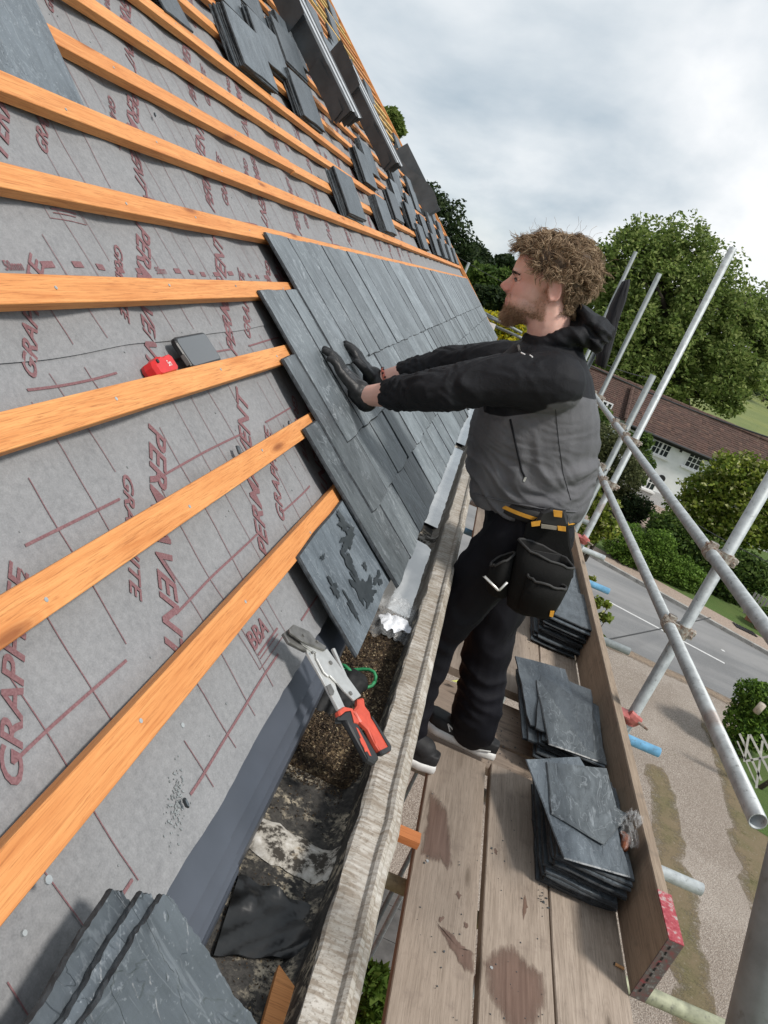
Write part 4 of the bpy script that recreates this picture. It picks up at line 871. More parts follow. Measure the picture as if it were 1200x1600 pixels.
# joints
LSH, RSH = Vector((.195, 2.295, 1.455)), Vector((.19, 2.70, 1.455))
LW = RFM @ Vector((*roofl(567, 619, .075)[:2], .075)); RW_ = RFM @ Vector((*roofl(588, 596, .07)[:2], .07)); RW_.y = min(RW_.y, 2.86)
LEL, REL = yat(668, 612, 2.30), yat(690, 572, 2.76)
LHP, RHP, LKN, RKN = Vector((.335, 2.41, .95)), Vector((.345, 2.60, .95)), yat(683, 985, 2.40), yat(765, 985, 2.61)
LAN, RAN = yat(633, 1150, 2.40), yat(744, 1132, 2.62)
bd.caps([nb, Vector((.235, YM, 1.30)), Vector((.28, YM, 1.12)), Vector((.325, YM, .97))], [.10, .135, .135, .135]); bd.caps([LSH + Vector((.03, .03, -.08)), nb + Vector((.02, 0, -.09)), RSH + Vector((.03, -.03, -.08))], [.040, .07, .040])
LFM, RFM_ = LEL.lerp(LW, .45), REL.lerp(RW_, .45)
for a, e_, m_, w_ in ((LSH, LEL, LFM, LW), (RSH, REL, RFM_, RW_)): bd.caps([a + Vector((.01, .02 if a.y < YM else -.02, -.05)), e_, m_, w_], [.048, .042, .044, .031])
for a, k, n_ in ((LHP, LKN, LAN), (RHP, RKN, RAN)): bd.caps([a, k, k.lerp(n_, .35), n_], [.082, .056, .055, .036])
bme = remesh(bd, .0042, 'person', [bpy.data.materials.new('tmpskin')], 7, .5)
# skin
t = NT('skin'); n = t.noise(90, 4); b2_ = t.noise(16, 4, .5); c = t.ramp(b2_, (.3, (.64, .39, .315)), (.7, (.74, .48, .40))); c = t.mix(t.ramp(n, (.4, 0), (.75, .35)), c, (.62, .33, .265))
at = t.n.new('ShaderNodeAttribute'); at.attribute_name = 'flush'; c = t.mix(at.outputs['Fac'], c, (.56, .235, .190)); at2 = t.n.new('ShaderNodeAttribute'); at2.attribute_name = 'stubble'; c = t.mix(at2.outputs['Fac'], c, (.33, .195, .130))
c = t.mix(t.ramp(t.noise(420, 3, .7), (.52, 0), (.72, .35)), c, (.50, .25, .19)); c = t.mix(t.ramp(t.noise(38, 5, .6), (.5, 0), (.7, .3)), c, (.62, .30, .24)); SKIN = t.fin(c, .5, t.mix(.5, t.noise(420, 3), t.noise(150, 4)), .35, .0009, spec=.4); t.b.inputs['Subsurface Weight'].default_value = .08; t.b.inputs['Subsurface Radius'].default_value = (.01, .004, .002)
bme.materials.clear(); bme.materials.append(SKIN)
HI = HM.transposed(); co = [HI @ (v.co - HO) / S for v in bme.vertices]; no = [HI @ v.normal for v in bme.vertices]
def sm(a, b_, x): q = min(1, max(0, (x - a) / (b_ - a))); return q * q * (3 - 2 * q)
def beardw(p):
    if p.z < -.155 or p.z > .03 or p.x < -.035: return 0
    top = -.045 + (-.052) * sm(-.01, .06, p.x) * .35 + .055 * sm(.02, -.03, p.x)
    w = sm(top + .018, top - .02, p.z) * sm(-.035, -.015, p.x) * sm(-.150, -.118, p.z)
    if p.z < -.092: w *= sm(.012, .045, p.x)
    if p.x > .082 and -.074 < p.z < -.054: w *= .25
    if p.x > .07 and -.053 < p.z < -.040 and abs(p.y) < .03: w = max(w, .55)
    return w
fl = bme.attributes.new('flush', 'FLOAT', 'POINT'); st = bme.attributes.new('stubble', 'FLOAT', 'POINT'); fv = []; sv = []
for p in co:
    f_ = .75 * math.exp(-((p.x - .108) ** 2 + (p.z + .027) ** 2) / .0004) + .55 * math.exp(-((p.x - .06) ** 2 + (p.z + .022) ** 2) / .0012) + .5 * (1 if (p.x < -.012 and abs(p.y) > .072 and -.05 < p.z < .03) else 0) + (.8 if p.x > .084 and -.073 < p.z < -.054 and abs(p.y) < .02 else 0)
    fv.append(min(.85, f_) if p.z > -.16 and p.x > -.08 else .12); sv.append(.66 * beardw(p))
fl.data.foreach_set('value', fv); st.data.foreach_set('value', sv)
person = link('person', bme); tag(person, 'bearded man with curly hair in black and grey jacket pressing gloved hands on a slate', 'person')
# eyes
HAIRD0 = plain('lash', (.02, .013, .01), .7); t = NT('eye_white'); EW = t.fin((.20, .17, .155), .25); EI = NT('iris').fin((.035, .045, .05), .15)
for sg in (1, -1):
    mb = MB(); c = hp(.0690, .031 * sg, .000); mb.ell(c, (.0125 * S, .0125 * S, .0115 * S), HM); mb.ell(c + HF * .0085 * S, (.0055 * S, .0062 * S, .0062 * S), HM, mi=1); mb.obj('eye', [EW, EI], person, True)
    ln = MB(); ln.path([hp(.0835, .022 * sg, .001), hp(.0815, .034 * sg, .0018), hp(.070, .0475 * sg, -.001)], .0019, 6); put(ln.obj('eyelash', HAIRD0, None, True), person); lid = MB(); lid.ell(hp(.0690, .033 * sg, .0080), (.0115 * S, .0200 * S, .0070 * S), HM); lid.ell(hp(.0645, .033 * sg, -.0088), (.0125 * S, .0195 * S, .0062 * S), HM); lid.caps([hp(.066, .048 * sg, .004), hp(.070, .047 * sg, .000)], [.004, .004]); put(link('eyelid', remesh(lid, .0018, 'eyelid', SKIN, 2)), person)
# hair
HT = NT('curly_hair'); r = HT.geo('Random Per Island'); nn = HT.noise(70, 3); c = HT.ramp(r, (0, (.125, .080, .046)), (.45, (.26, .175, .105)), (.85, (.43, .31, .195)), (1, (.60, .47, .32))); c = HT.mix(HT.ramp(nn, (.35, .25), (.7, 0)), c, (.08, .048, .027)); HAIR = HT.fin(c, .55, spec=.3)
HAIRD = plain('hair_base', (.060, .037, .021), .7, var=.35, scale=90, bs=.6, bd=.003)
rr = random.Random(4)
def scalp(p):
    if p.z < -.078 or p.z > .2: return 0
    if p.x > .058: return 1 if p.z > .066 + (p.x - .058) * .25 else 0
    if p.x > -.008: return 1 if p.z > .028 + (.02 if abs(p.y) > .05 else .03) * sm(.0, .05, p.x) + (.016 if p.x > .03 else 0) else 0
    if p.x > -.058: return 1 if p.z > .030 else 0
    return 1 if p.z > -.070 + .05 * sm(-.075, -.058, p.x) else 0
cap_ = MB(); idx = {}; vs = []; fs = []
for f in bme.polygons:
    if all(scalp(co[i]) for i in f.vertices):
        q = []
        for i in f.vertices:
            if i not in idx: idx[i] = len(vs); vs.append(bme.vertices[i].co + bme.vertices[i].normal * (.006 + .014 * sm(.0, .07, co[i].z) + .006 * mnoise.noise(bme.vertices[i].co * 60)))
            q.append(idx[i])
        fs.append(q)
cap_.add(vs, fs); put(cap_.obj('hair_base', HAIRD, None, True), person)
roots = [i for i, p in enumerate(co) if scalp(p)]; hb = MB()
for k in range(1250):
    i = rr.choice(roots); p = co[i]; v = bme.vertices[i]; nrm = v.normal.copy(); short = .36 + .64 * sm(-.03, .04, p.z)
    L = rr.uniform(.024, .046) * (1.0 + .55 * sm(.03, .11, p.z)) * short
    side = nrm.cross(Vector((rr.gauss(0, 1), rr.gauss(0, 1), rr.gauss(0, 1)))).normalized(); cl_ = Vector((mnoise.noise(v.co * 22), mnoise.noise(v.co * 22 + Vector((9, 0, 0))), mnoise.noise(v.co * 22 + Vector((0, 9, 0))))) * 1.4
    flow = (side * .5 + (cl_ - nrm * cl_.dot(nrm)) + Vector((0, 0, -.35)) + HF * (.5 if p.x > 0 else -.25)).normalized(); s2 = nrm.cross(flow).normalized(); R0 = rr.uniform(.004, .0085) * (.5 + .5 * short); turns = rr.uniform(.7, 1.5) * rr.choice((-1, 1)); ph_ = rr.random() * 6.28
    for m_ in range(8):
        ox = Vector((rr.gauss(0, .0044), rr.gauss(0, .0044), rr.gauss(0, .0044))); kL = L * rr.uniform(.8, 1.12); dp = rr.gauss(0, .22); pts = []; rad = []; th = rr.uniform(.0006, .0013)
        for q in range(10):
            u = q / 9; base = v.co + ox * (1 - .45 * u) + nrm * (.004 + kL * .46 * math.sin(u * 2.1)) + flow * (kL * .85 * u * u); a = ph_ + dp + turns * 6.28 * u; pts.append(base + (nrm * math.cos(a) + s2 * math.sin(a)) * R0 * min(1, u * 2.5)); rad.append(th * (1 - .7 * u ** 2))
        hb.path(pts, rad, 3, False)
for k in range(36):                                       # fly-away single hairs
    i = rr.choice(roots); p = co[i]; v = bme.vertices[i]
    if p.z < 0: continue
    d = (v.normal + Vector((rr.gauss(0, .4), rr.gauss(0, .4), rr.gauss(0, .4)))).normalized(); s2 = d.orthogonal().normalized(); hb.path([v.co + d * (.03 + .05 * q / 5) + s2 * .006 * math.sin(q * 1.3 + k) for q in range(6)], [.0004] * 6, 3, False)
put(hb.obj('hair', HAIR, None, True, False), person)
BT = NT('beard_hair'); r = BT.geo('Random Per Island'); BEARD = BT.fin(BT.ramp(r, (0, (.16, .085, .045)), (.6, (.33, .19, .105)), (1, (.52, .35, .22))), .5)
cand = [(i, beardw(p)) for i, p in enumerate(co)]; cand = [(i, w) for i, w in cand if w > .08]; bh = MB()
for k in range(11000):
    i, w = rr.choice(cand)
    if rr.random() > w * (.55 + .6 * sm(-.05, -.10, co[i].z)): continue
    v = bme.vertices[i]; p = co[i]; L = (.004 + .015 * sm(.03, .085, p.x) * sm(-.06, -.09, p.z) + .006 * sm(-.06, -.1, p.z)) * rr.uniform(.6, 1.2)
    d = (v.normal * .55 + Vector((0, 0, -.75)) + HF * .25 + Vector((rr.gauss(0, .25), rr.gauss(0, .25), rr.gauss(0, .2)))).normalized(); a = v.co - v.normal * .001; m = a + d * L * .5 + Vector((rr.gauss(0, .0012), rr.gauss(0, .0012), 0)); bh.path([a, m, a + d * L + v.normal * -.15 * L], [.00045, .0004, .00015], 3, False)
put(bh.obj('beard', BEARD, None, True, False), person)
eb = MB(); BVB = BVHTree.FromPolygons([v.co for v in bme.vertices], [tuple(f.vertices) for f in bme.polygons])
for sg in (1, -1):
    for k in range(210):
        u = rr.random(); a0_ = hp(.16, (.014 + .034 * u) * sg, .0125 + .004 * math.sin(u * 2.6) + rr.gauss(0, .0018)); hh_ = BVB.ray_cast(a0_, -HF); a = hh_[0] if hh_[0] else a0_; d = (HL * sg * .8 - HF * .35 + HU * .25 + Vector((0, 0, rr.gauss(0, .2)))).normalized(); eb.path([a, a + d * .004, a + d * .009], [.0009, .0008, .0003], 3, False)
put(eb.obj('eyebrow', HAIRD, None, True, False), person)
# jacket
jb = MB(); rings = []
for (fp_, bp_, hw) in (((738, 778), (908, 803), .185), ((731, 748), (918, 780), .200), ((729, 722), (928, 752), .207), ((730, 695), (934, 725), .210), ((735, 660), (937, 688), .212), ((747, 622), (936, 655), .216), ((762, 588), (931, 622), .224), ((782, 556), (925, 588), .208), ((802, 537), (915, 560), .150), ((822, 528), (907, 538), .092)):
    a, c = yat(*fp_, YM), yat(*bp_, YM); m = (a + c) / 2; h = (c - a) / 2; rings.append([m + h * (math.copysign(abs(math.cos(q)) ** .85, math.cos(q))) + Vector((0, 1, 0)) * hw * math.copysign(abs(math.sin(q)) ** .85, math.sin(q)) for q in [2 * math.pi * k / 28 for k in range(28)]])
jb.loft(rings)
def sleeve(a, e_, w_, r0, mid=.52):
    f_ = e_.lerp(w_, mid); jb.caps([a + Vector((.015, 0, -.03)), a.lerp(e_, .45), e_, e_.lerp(f_, .6), f_], [r0, r0 * .86, .061, .055, .048]); return f_
LCF = sleeve(LSH, LEL, LW, .090); RCF = sleeve(RSH, REL, RW_, .088)
jb.caps([yat(823, 527, YM - .03), Vector((.13, 2.405, 1.505)), Vector((.215, 2.40, 1.565)), Vector((.275, 2.45, 1.585)), Vector((.285, 2.55, 1.585)), Vector((.215, 2.60, 1.565)), Vector((.13, 2.595, 1.505)), yat(823, 527, YM + .03)], [.014, .018, .030, .034, .034, .030, .022, .016], 10)
for (px_, py_), a_, b_, c_ in (((918, 500), .055, .115, .026), ((932, 512), .040, .125, .036), ((940, 524), .026, .115, .040), ((926, 530), .045, .12, .030), ((908, 520), .05, .12, .03)): jb.ell(yat(px_, py_, YM), (a_, b_, c_), Matrix.Rotation(math.radians(25), 3, 'Y'))
def seg_d(p, a, c): d = c - a; u = min(1, max(0, (p - a).dot(d) / d.dot(d))); return (p - a - d * u).length, u
def wr(c, n):
    p = Vector(c); w = 0
    dL = min((p - LEL).length, (p - REL).length)
    q = Vector((p.x * 9 + p.z * 16, p.y * 7, p.z * 26 - p.x * 10)); w += .0035 * mnoise.noise(q * .62)
    q = Vector((p.x * 5, p.y * 5, p.z * 30)); fz = 1 - 2.2 * abs(mnoise.noise(Vector((p.x * 4, p.y * 4, p.z * 17 + 2.2 * mnoise.noise(p * 5))))); fy = 1 - 2.2 * abs(mnoise.noise(Vector((p.x * 7 + 3, p.y * 6, p.z * 38 + 3 * mnoise.noise(p * 6))))); w += (.0105 * (fz - .35) + .0045 * (fy - .4) + .003 * mnoise.noise(q)) * sm(1.42, 1.15, p.z) * sm(-.02, .10, p.x)
    for A_, E_, C_ in ((LSH, LEL, LCF), (RSH, REL, RCF)):
        d1, u1 = seg_d(p, A_, E_); d2, u2 = seg_d(p, E_, C_)
        if min(d1, d2) < .12:
            tt = u1 * .30 if d1 < d2 else .30 + u2 * .17; ax_ = (E_ - A_).normalized() if d1 < d2 else (C_ - E_).normalized(); rv = p - (A_ if d1 < d2 else E_); rv = rv - ax_ * rv.dot(ax_); ph = math.atan2(rv.z, rv.y)
            wv = mnoise.noise(Vector((tt * 9, math.cos(ph) * 1.2, math.sin(ph) * 1.2))) * .06; f1_ = 1 - abs(mnoise.noise(Vector(((tt + wv) * 15 + math.sin(ph + 1) * .9, math.cos(ph) * .8, math.sin(ph) * .8)))) * 2.2; f2q = 1 - abs(mnoise.noise(Vector(((tt + wv) * 34 + math.cos(ph) * 1.6, math.cos(ph) * 1.5, math.sin(ph) * 1.5 + 7)))) * 2.2; w += sm(.0, .3, u1) * (.0105 * (f1_ - .45) + .0048 * (f2q - .4)) * (.45 + .55 * math.exp(-((tt - .29) / .09) ** 2) + .5 * math.exp(-((tt - .02) / .06) ** 2))
    if p.z > 1.50: w += .010 * (.5 - abs(mnoise.noise(Vector((p.x * 16 + p.z * 22, p.y * 7, p.z * 30)))) * 1.8) * sm(1.50, 1.55, p.z)
    for C_ in (LCF, RCF):
        d = (p - C_).length
        if d < .075: w += .005 * mnoise.noise(p * 70) + .003
    return w
jme = remesh(jb, .0052, 'jacket', [bpy.data.materials.new('tmpj')], 6, .5, wr); jme.materials.clear()
def cloth(name, col, rough=.72, sheen=.0):
    t = NT(name); n = t.noise(9, 5, .55, None, .5); w = t.noise(600, 2); c = t.ramp(n, (.3, tuple(x * .82 for x in col)), (.7, tuple(x * 1.18 for x in col))); t.fin(c, rough, t.mix(.35, t.noise(26, 6, .6, None, 1.2), w), .38, .006, spec=.2); return t.m
JBL = cloth('black_shell_cloth', (.0060, .0066, .0090), .6); JGR = cloth('grey_shell_cloth', (.105, .106, .114), .62, .05)
def two_tone():
    t = NT('two_tone_shell'); n = t.noise(9, 5, .55, None, .5); at = t.n.new('ShaderNodeAttribute'); at.attribute_name = 'yoke'; k = t.ramp(at.outputs['Fac'], (.49, 0), (.51, 1))
    c = t.mix(k, t.ramp(n, (.3, (.088, .089, .096)), (.7, (.128, .129, .138))), (.0060, .0066, .0092)); return t.fin(c, .68, t.mix(.3, t.noise(38, 7, .65, None, 1.4), t.noise(600, 2)), .55, .006, spec=.3)
jme.materials.append(two_tone()); yk = jme.attributes.new('yoke', 'FLOAT', 'POINT'); val = []
for v in jme.vertices:
    c = v.co; dl, ul = seg_d(c, LSH + Vector((0, 0, .0)), LEL); dr, ur = seg_d(c, RSH, REL); zb = 1.415 - .0 * c.x
    g_ = max((c.z - zb) / .05, (.110 - dl) / .05, (.110 - dr) / .05, (.11 - (c - LEL).length) / .05, (.11 - (c - REL).length) / .05, (min(LEL.x, REL.x) - c.x) / .05); val.append(.5 + .5 * max(-1, min(1, g_)))
yk.data.foreach_set('value', val)
jacket = put(link('jacket', jme), person); jacket['label'] = 'hooded jacket with black yoke and sleeves over a grey body'
BVJ = BVHTree.FromObject(jacket, bpy.context.evaluated_depsgraph_get())
def hit(bv, px, py, lift=.001):
    r_ = Vector(ray(px, py)).normalized(); h = bv.ray_cast(Vector(CAM), r_); return (h[0] - r_ * lift) if h[0] else None
def seam(bv, pts, r_, name, mat, par, n=14):
    P = []
    for i in range(len(pts) - 1):
        for k in range(n):
            u = k / n; h = hit(bv, pts[i][0] + (pts[i + 1][0] - pts[i][0]) * u, pts[i][1] + (pts[i + 1][1] - pts[i][1]) * u)
            if h: P.append(h)
    if len(P) > 2: mb = MB(); mb.path(P, r_, 6); return put(mb.obj(name, mat, None, True), par)
seam(BVJ, [(797, 655), (806, 695), (815, 735), (822, 750)], .0032, 'pocket_zip', JBL, jacket); seam(BVJ, [(868, 640), (873, 690), (880, 740), (893, 785)], .0008, 'side_seam', JBL, jacket); seam(BVJ, [(740, 772), (800, 786), (860, 797), (903, 800)], .003, 'hem', JGR, jacket); pass
mb = MB()
for (x, y) in ((820, 749),): h = hit(BVJ, x, y, .003); mb.box(h, (.006, .004, .014))
put(mb.obj('zip_pull', STEELW, None), jacket)
LOGO = plain('reflective_print', (.8, .8, .8), .4)
for (a, c) in (((814, 551), (820, 554)), ((828, 555), (832, 558))):
    mb = MB(); p, q = hit(BVJ, *a, .002), hit(BVJ, *c, .002); mb.path([p, q], .0022, 6); put(mb.obj('sleeve_logo', LOGO, None), jacket)
mb = MB(); P = [hit(BVJ, x, y, .004) for x, y in ((803, 528), (810, 540), (812, 548)) if hit(BVJ, x, y)]
if len(P) > 1: mb.path(P, .004, 6); put(mb.obj('collar_zip', STEELD, None), jacket)
# trousers
tb = MB()
tb.caps([LHP, LHP.lerp(LKN, .5) + Vector((-.005, 0, 0)), LKN, LKN.lerp(LAN, .5), LAN + Vector((0, 0, -.01))], [.118, .098, .080, .068, .070])
tb.caps([RHP, RHP.lerp(RKN, .5), RKN, RKN.lerp(RAN, .5), RAN + Vector((-.005, 0, -.01))], [.126, .116, .092, .088, .092])
rg = []
for z, x0, x1, hw in ((1.07, .165, .468, .185), (1.0, .17, .490, .196), (.92, .20, .502, .200), (.84, .225, .49, .195)): m = Vector(((x0 + x1) / 2, YM, z)); rg.append([m + Vector(((x1 - x0) / 2 * math.cos(q), hw * math.sin(q), 0)) for q in [2 * math.pi * k / 26 for k in range(26)]])
tb.loft(rg)
def wt(c, n):
    p = Vector(c); q = Vector((p.x * 9 + p.z * 6, p.y * 9, p.z * 10)); fz = 1 - 2.2 * abs(mnoise.noise(Vector((p.x * 5 + p.z * 4, p.y * 5, p.z * 11 + 2 * mnoise.noise(p * 4))))); fy = 1 - 2.2 * abs(mnoise.noise(Vector((p.x * 6, p.y * 6, p.z * 26)))); return .006 * mnoise.noise(q) + .010 * (fz - .4) + .006 * (fy - .4) * (.45 * sm(.35, .08, p.z) + sm(.6, .9, p.z) * .6)
TRO = cloth('navy_black_cloth', (.0055, .0055, .0085), .7); tme = remesh(tb, .008, 'trousers', TRO, 5, .5, wt); trousers = put(link('trousers', tme), person)
BVT = BVHTree.FromObject(trousers, bpy.context.evaluated_depsgraph_get())
# shoes
SHB = plain('black_suede', (.012, .012, .013), .7, var=.3, scale=80, bs=.3); SHW = plain('white_foam_sole', (.72, .72, .70), .6, var=.12, scale=40, bs=.4, bd=.003)
def shoe(heel, toe_, zb):
    f_ = (toe_ - heel).normalized(); l_ = Vector((0, 0, 1)).cross(f_); L = (toe_ - heel).length; so = MB(); up = MB()
    prof = ((0, .028), (.06, .036), (.2, .039), (.4, .036), (.6, .042), (.78, .048), (.9, .042), (.97, .026), (1, .008))
    def out(k, dz, gx=0): return [heel + f_ * (L * (u + (.01 if u > .5 else -.01) * gx)) + l_ * (w * k) + Vector((0, 0, dz + .012 * max(0, u - .75) / .25 + (.006 if u < .1 else 0))) for u, w in prof] + [heel + f_ * (L * u) - l_ * (w * k) + Vector((0, 0, dz + .012 * max(0, u - .75) / .25)) for u, w in reversed(prof)]
    so.loft([out(.90, zb), out(1.06, zb + .010, 1), out(1.08, zb + .024, 1), out(.98, zb + .034)])
    so_ = so.obj('sole', SHW, None, True)
    up.loft([out(.97, zb + .03), out(1.0, zb + .05), out(.86, zb + .072)]); up.caps([heel + f_ * (L * .22) + Vector((0, 0, zb + .07)), heel + f_ * (L * .42) + Vector((0, 0, zb + .085)), heel + f_ * (L * .62) + Vector((0, 0, zb + .062))], [.042, .038, .034])
    me = remesh(up, .005, 'shoe', SHB, 4); o = put(link('shoe', me), person); put(so_, o)
    la = MB()
    for i in range(4): u = .46 + .07 * i; z = zb + .118 - .017 * i; c = heel + f_ * (L * u); la.caps([c + l_ * .026 + Vector((0, 0, z - .012)), c + Vector((0, 0, z)), c - l_ * .026 + Vector((0, 0, z - .012))], [.0035] * 3, 6)
    put(la.obj('lace', SHW, None, True), o); return o, f_, l_, L
rs, f_, l_, L_ = shoe(Vector((.628, 2.612, .0)), Vector((.325, 2.645, .0)), .002); ls, fl_, ll_, LL_ = shoe(Vector((.405, 2.375, 0)), Vector((.125, 2.395, .0)), .002)
bvs = BVHTree.FromObject(rs, bpy.context.evaluated_depsgraph_get()); Q = []
for (px, py) in ((703, 1143), (700, 1131), (713, 1146), (711, 1132)): h = hit(bvs, px, py, .003); Q.append(h)
if all(Q): mb = MB(); mb.path([Q[0], Q[1]], .0028, 6); mb.path([Q[1], Q[2]], .0028, 6); mb.path([Q[2], Q[3]], .0028, 6); put(mb.obj('shoe_letter', SHW, None), rs)
mb = MB(); c = Vector((.535, 2.545, .025)); mb.path([Vector((.50, 2.572, .02)), Vector((.60, 2.575, .05))], .003, 6); put(mb.obj('sole_streak', SHW), rs)
# gloves
GL = plain('black_coated_glove', (.0075, .0075, .008), .5, var=.4, scale=60, bs=.5, bd=.003)
def glove(W, tipm, thumb_sgn, spread, wk, label):
    f_ = (tipm - W); L = f_.length; f_.normalize(); nr = Vector(NRM); nr = (nr - f_ * nr.dot(f_)).normalized(); s_ = nr.cross(f_)       # side axis
    if s_.y < 0: s_ = -s_
    gb = MB(); K = W + f_ * L * .52; pc = W + f_ * L * .30 + nr * .006
    gb.caps([W - f_ * .018, W + f_ * .02], [.037, .038]); 
    for o_ in (-.028, -.010, .010, .028): gb.caps([W + s_ * o_ * .7 + f_ * .015, K + s_ * o_], [.021, .0155])
    for o_, k, dz in ((-.031, .80, 0), (-.0105, .96, .002), (.0105, 1.0, .002), (.031, .93, 0)):
        if thumb_sgn < 0: o_ = -o_
        a = K + s_ * o_; tip = W + f_ * (L * k) + s_ * (o_ * spread) - nr * .0; m = a.lerp(tip, .5) + nr * (.007 + dz); gb.caps([a, m, m.lerp(tip, .55) + nr * .003, tip], [.0142, .0128, .0118, .0098], 12)
    tb_ = W + f_ * L * .12 + s_ * .028 * thumb_sgn; gb.caps([tb_, tb_ + f_ * .035 + s_ * thumb_sgn * .024 + nr * .004, tb_ + f_ * .068 + s_ * thumb_sgn * .032 - nr * .002], [.021, .0155, .0118], 12)
    me = remesh(gb, .0030, 'glove', GL, 3, .5, lambda c, n: .0011 * mnoise.noise(Vector(c) * 90)); o = put(link('glove', me), person); o['label'] = label; return o, W, f_, s_, nr
LT = RFM @ Vector((*roofl(506, 545, .034)[:2], .034)); RT = RFM @ Vector((*roofl(541, 536, .034)[:2], .034))
lg, W1, f1, s1, n1_ = glove(LW, LT, 1, 1.0, 1, 'glove on the near left hand'); rg_, W2, f2, s2_, n2_ = glove(RW_, RT, -1, .9, 1, 'glove on the far right hand')
bvg = BVHTree.FromObject(lg, bpy.context.evaluated_depsgraph_get()); GP = plain('grey_glove_print', (.11, .11, .115), .7)
v_, f__ = text_mesh('SGMA', .01, .1); v2, f2_ = text_mesh('98 98', .01, .0)
for v, ff, o_, ln, hh in ((v_, f__, .006, .034, .012), (v2, f2_, .020, .028, .010)):
    mb = MB(); P = []
    for a, c in v:
        q = W1 + f1 * ((LT - W1).length * .50 - o_ - c * 0) + s1 * (-.017 + a * ln) + f1 * (c * hh); h = bvg.ray_cast(q + n1_ * .08, -n1_); P.append((h[0] + n1_ * .0006) if h[0] else q + n1_ * .02)
    mb.add(P, ff); put(mb.obj('glove_lettering', GP), lg)
mb = MB(); d_ = (REL - RW_).normalized(); c = RW_ + d_ * .030; t_ = d_.orthogonal().normalized(); b__ = d_.cross(t_); mb.path([c + (t_ * math.cos(a) + b__ * math.sin(a)) * .0385 for a in [i * math.pi / 10 for i in range(21)]], .0042, 6, flat=1.6); put(mb.obj('wrist_band', plain('red_band', (.62, .16, .11), .6), None, True), person)
mb = MB()
for i in range(16): a = i * math.pi / 8; mb.box(c + d_ * (.004 * (i % 2)) + (t_ * math.cos(a) + b__ * math.sin(a)) * .0425, (.006, .006, .006))
put(mb.obj('band_pattern', GL), person)
# belt
bl_ = MB(); rings = []
for dz, g_ in ((.0, 0), (.004, .006), (.040, .006), (.044, 0)): rings.append([Vector((.315, YM, 1.005 + dz)) + Vector(((.163 + g_) * math.cos(q), (.203 + g_) * math.sin(q), .02 * math.cos(q))) for q in [2 * math.pi * k / 48 for k in range(48)]])
bl_.loft(rings, caps=False); belt = put(bl_.obj('belt', plain('black_webbing', (.012, .012, .012), .7, scale=70), None, True), person)
AMB = plain('amber_webbing', (.62, .30, .03), .6, var=.15, scale=60)
mb = MB(); rings = []
for dz in (.016, .028): rings.append([Vector((.315, YM, 1.005 + dz)) + Vector((.1725 * math.cos(q), .2125 * math.sin(q), .02 * math.cos(q))) for q in [2 * math.pi * k / 48 for k in range(48)]])
mb.loft(rings, caps=False); put(mb.obj('belt_stripe', AMB, None, True), belt)

# tool pouch hanging from the belt
YP = 2.235
tpz = lambda X, Y, y=YP: yat(680 + X / 2.667, 640 + Y / 2.667, y)
pouch = thing('tool_pouch', 'black open tool pouch with amber tabs hanging on the worker hip', 'tool pouch', tpz(470, 440))
PB = cloth('black_pouch_canvas', (.0070, .0070, .0068), .8); PIN = plain('pouch_inside', (.006, .006, .006), .9)
def pp_(mb, name, mat, smooth=False): return put(mb.obj(name, mat, None, smooth), pouch)
mb = MB(); mb.prism([tpz(X, Y, YP + .035) for X, Y in ((452, 428), (480, 418), (530, 420), (552, 445), (562, 560), (580, 640), (576, 700), (470, 800), (380, 760), (330, 660), (360, 560), (380, 480), (440, 445))], (0, .012, 0), bevel=.006); pp_(mb, 'back_panel', PB)
def bag_ring(c, ux, w, d, n=26): return [c + (ux * (w * math.cos(q)) + Vector((0, 1, 0)) * (d * math.sin(q))) * (1 + .07 * mnoise.noise(Vector((math.cos(q) * 2, math.sin(q) * 2, c.z * 22 + c.x * 9)))) + Vector((0, 0, .006 * mnoise.noise(Vector((math.cos(q) * 2.5, math.sin(q) * 2.5, c.z * 15)))))  for q in [2 * math.pi * k / n for k in range(n)]]
def bagm(name, lv, wall=.004):
    mb = MB(); R_ = []
    for (Xl, Yl), (Xr, Yr), d, dy in lv:
        a, c = tpz(Xl, Yl, YP + dy), tpz(Xr, Yr, YP + dy); R_.append(bag_ring((a + c) / 2, (c - a).normalized(), (c - a).length / 2, d))
    n_ = len(R_[0]); inner = [[p.lerp(sum(r, Vector()) / n_, .07) + Vector((0, 0, .003 * (i > 0))) for p in r] for i, r in enumerate(R_)]
    mb.loft(list(reversed(R_)) + inner, caps=False); k = len(mb.f); mb.add(R_[-1], [tuple(range(n_))]); mb.add(inner[-1], [tuple(range(n_))]); o = pp_(mb, name, PB, True)
    rim = MB(); rim.path(R_[0] + [R_[0][0]], .0040, 8, False); pp_(rim, name + '_rim', plain('grey_piping', (.028, .028, .028), .7), True); return R_
R1 = bagm('main_pocket', [((350, 545), (578, 655), .055, -.02), ((322, 650), (572, 690), .065, -.025), ((300, 745), (556, 742), .062, -.02), ((300, 810), (525, 800), .050, -.01), ((330, 838), (490, 862), .030, 0)])
R2_ = bagm('front_pocket', [((385, 690), (545, 745), .030, -.085), ((360, 770), (530, 790), .034, -.078), ((345, 828), (492, 858), .026, -.06), ((380, 850), (470, 872), .012, -.045)])
bagm('side_pocket', [((232, 645), (330, 600), .032, -.02), ((215, 700), (318, 690), .036, -.02), ((215, 745), (300, 775), .030, -.015), ((235, 772), (290, 785), .012, -.01)])
mb = MB(); pts = [tpz(*q, YP - .075) for q in ((203, 698), (205, 695), (262, 752), (268, 752), (300, 720))]; mb.path(pts, .0042, 10); pp_(mb, 'hammer_loop', STEELW, True)
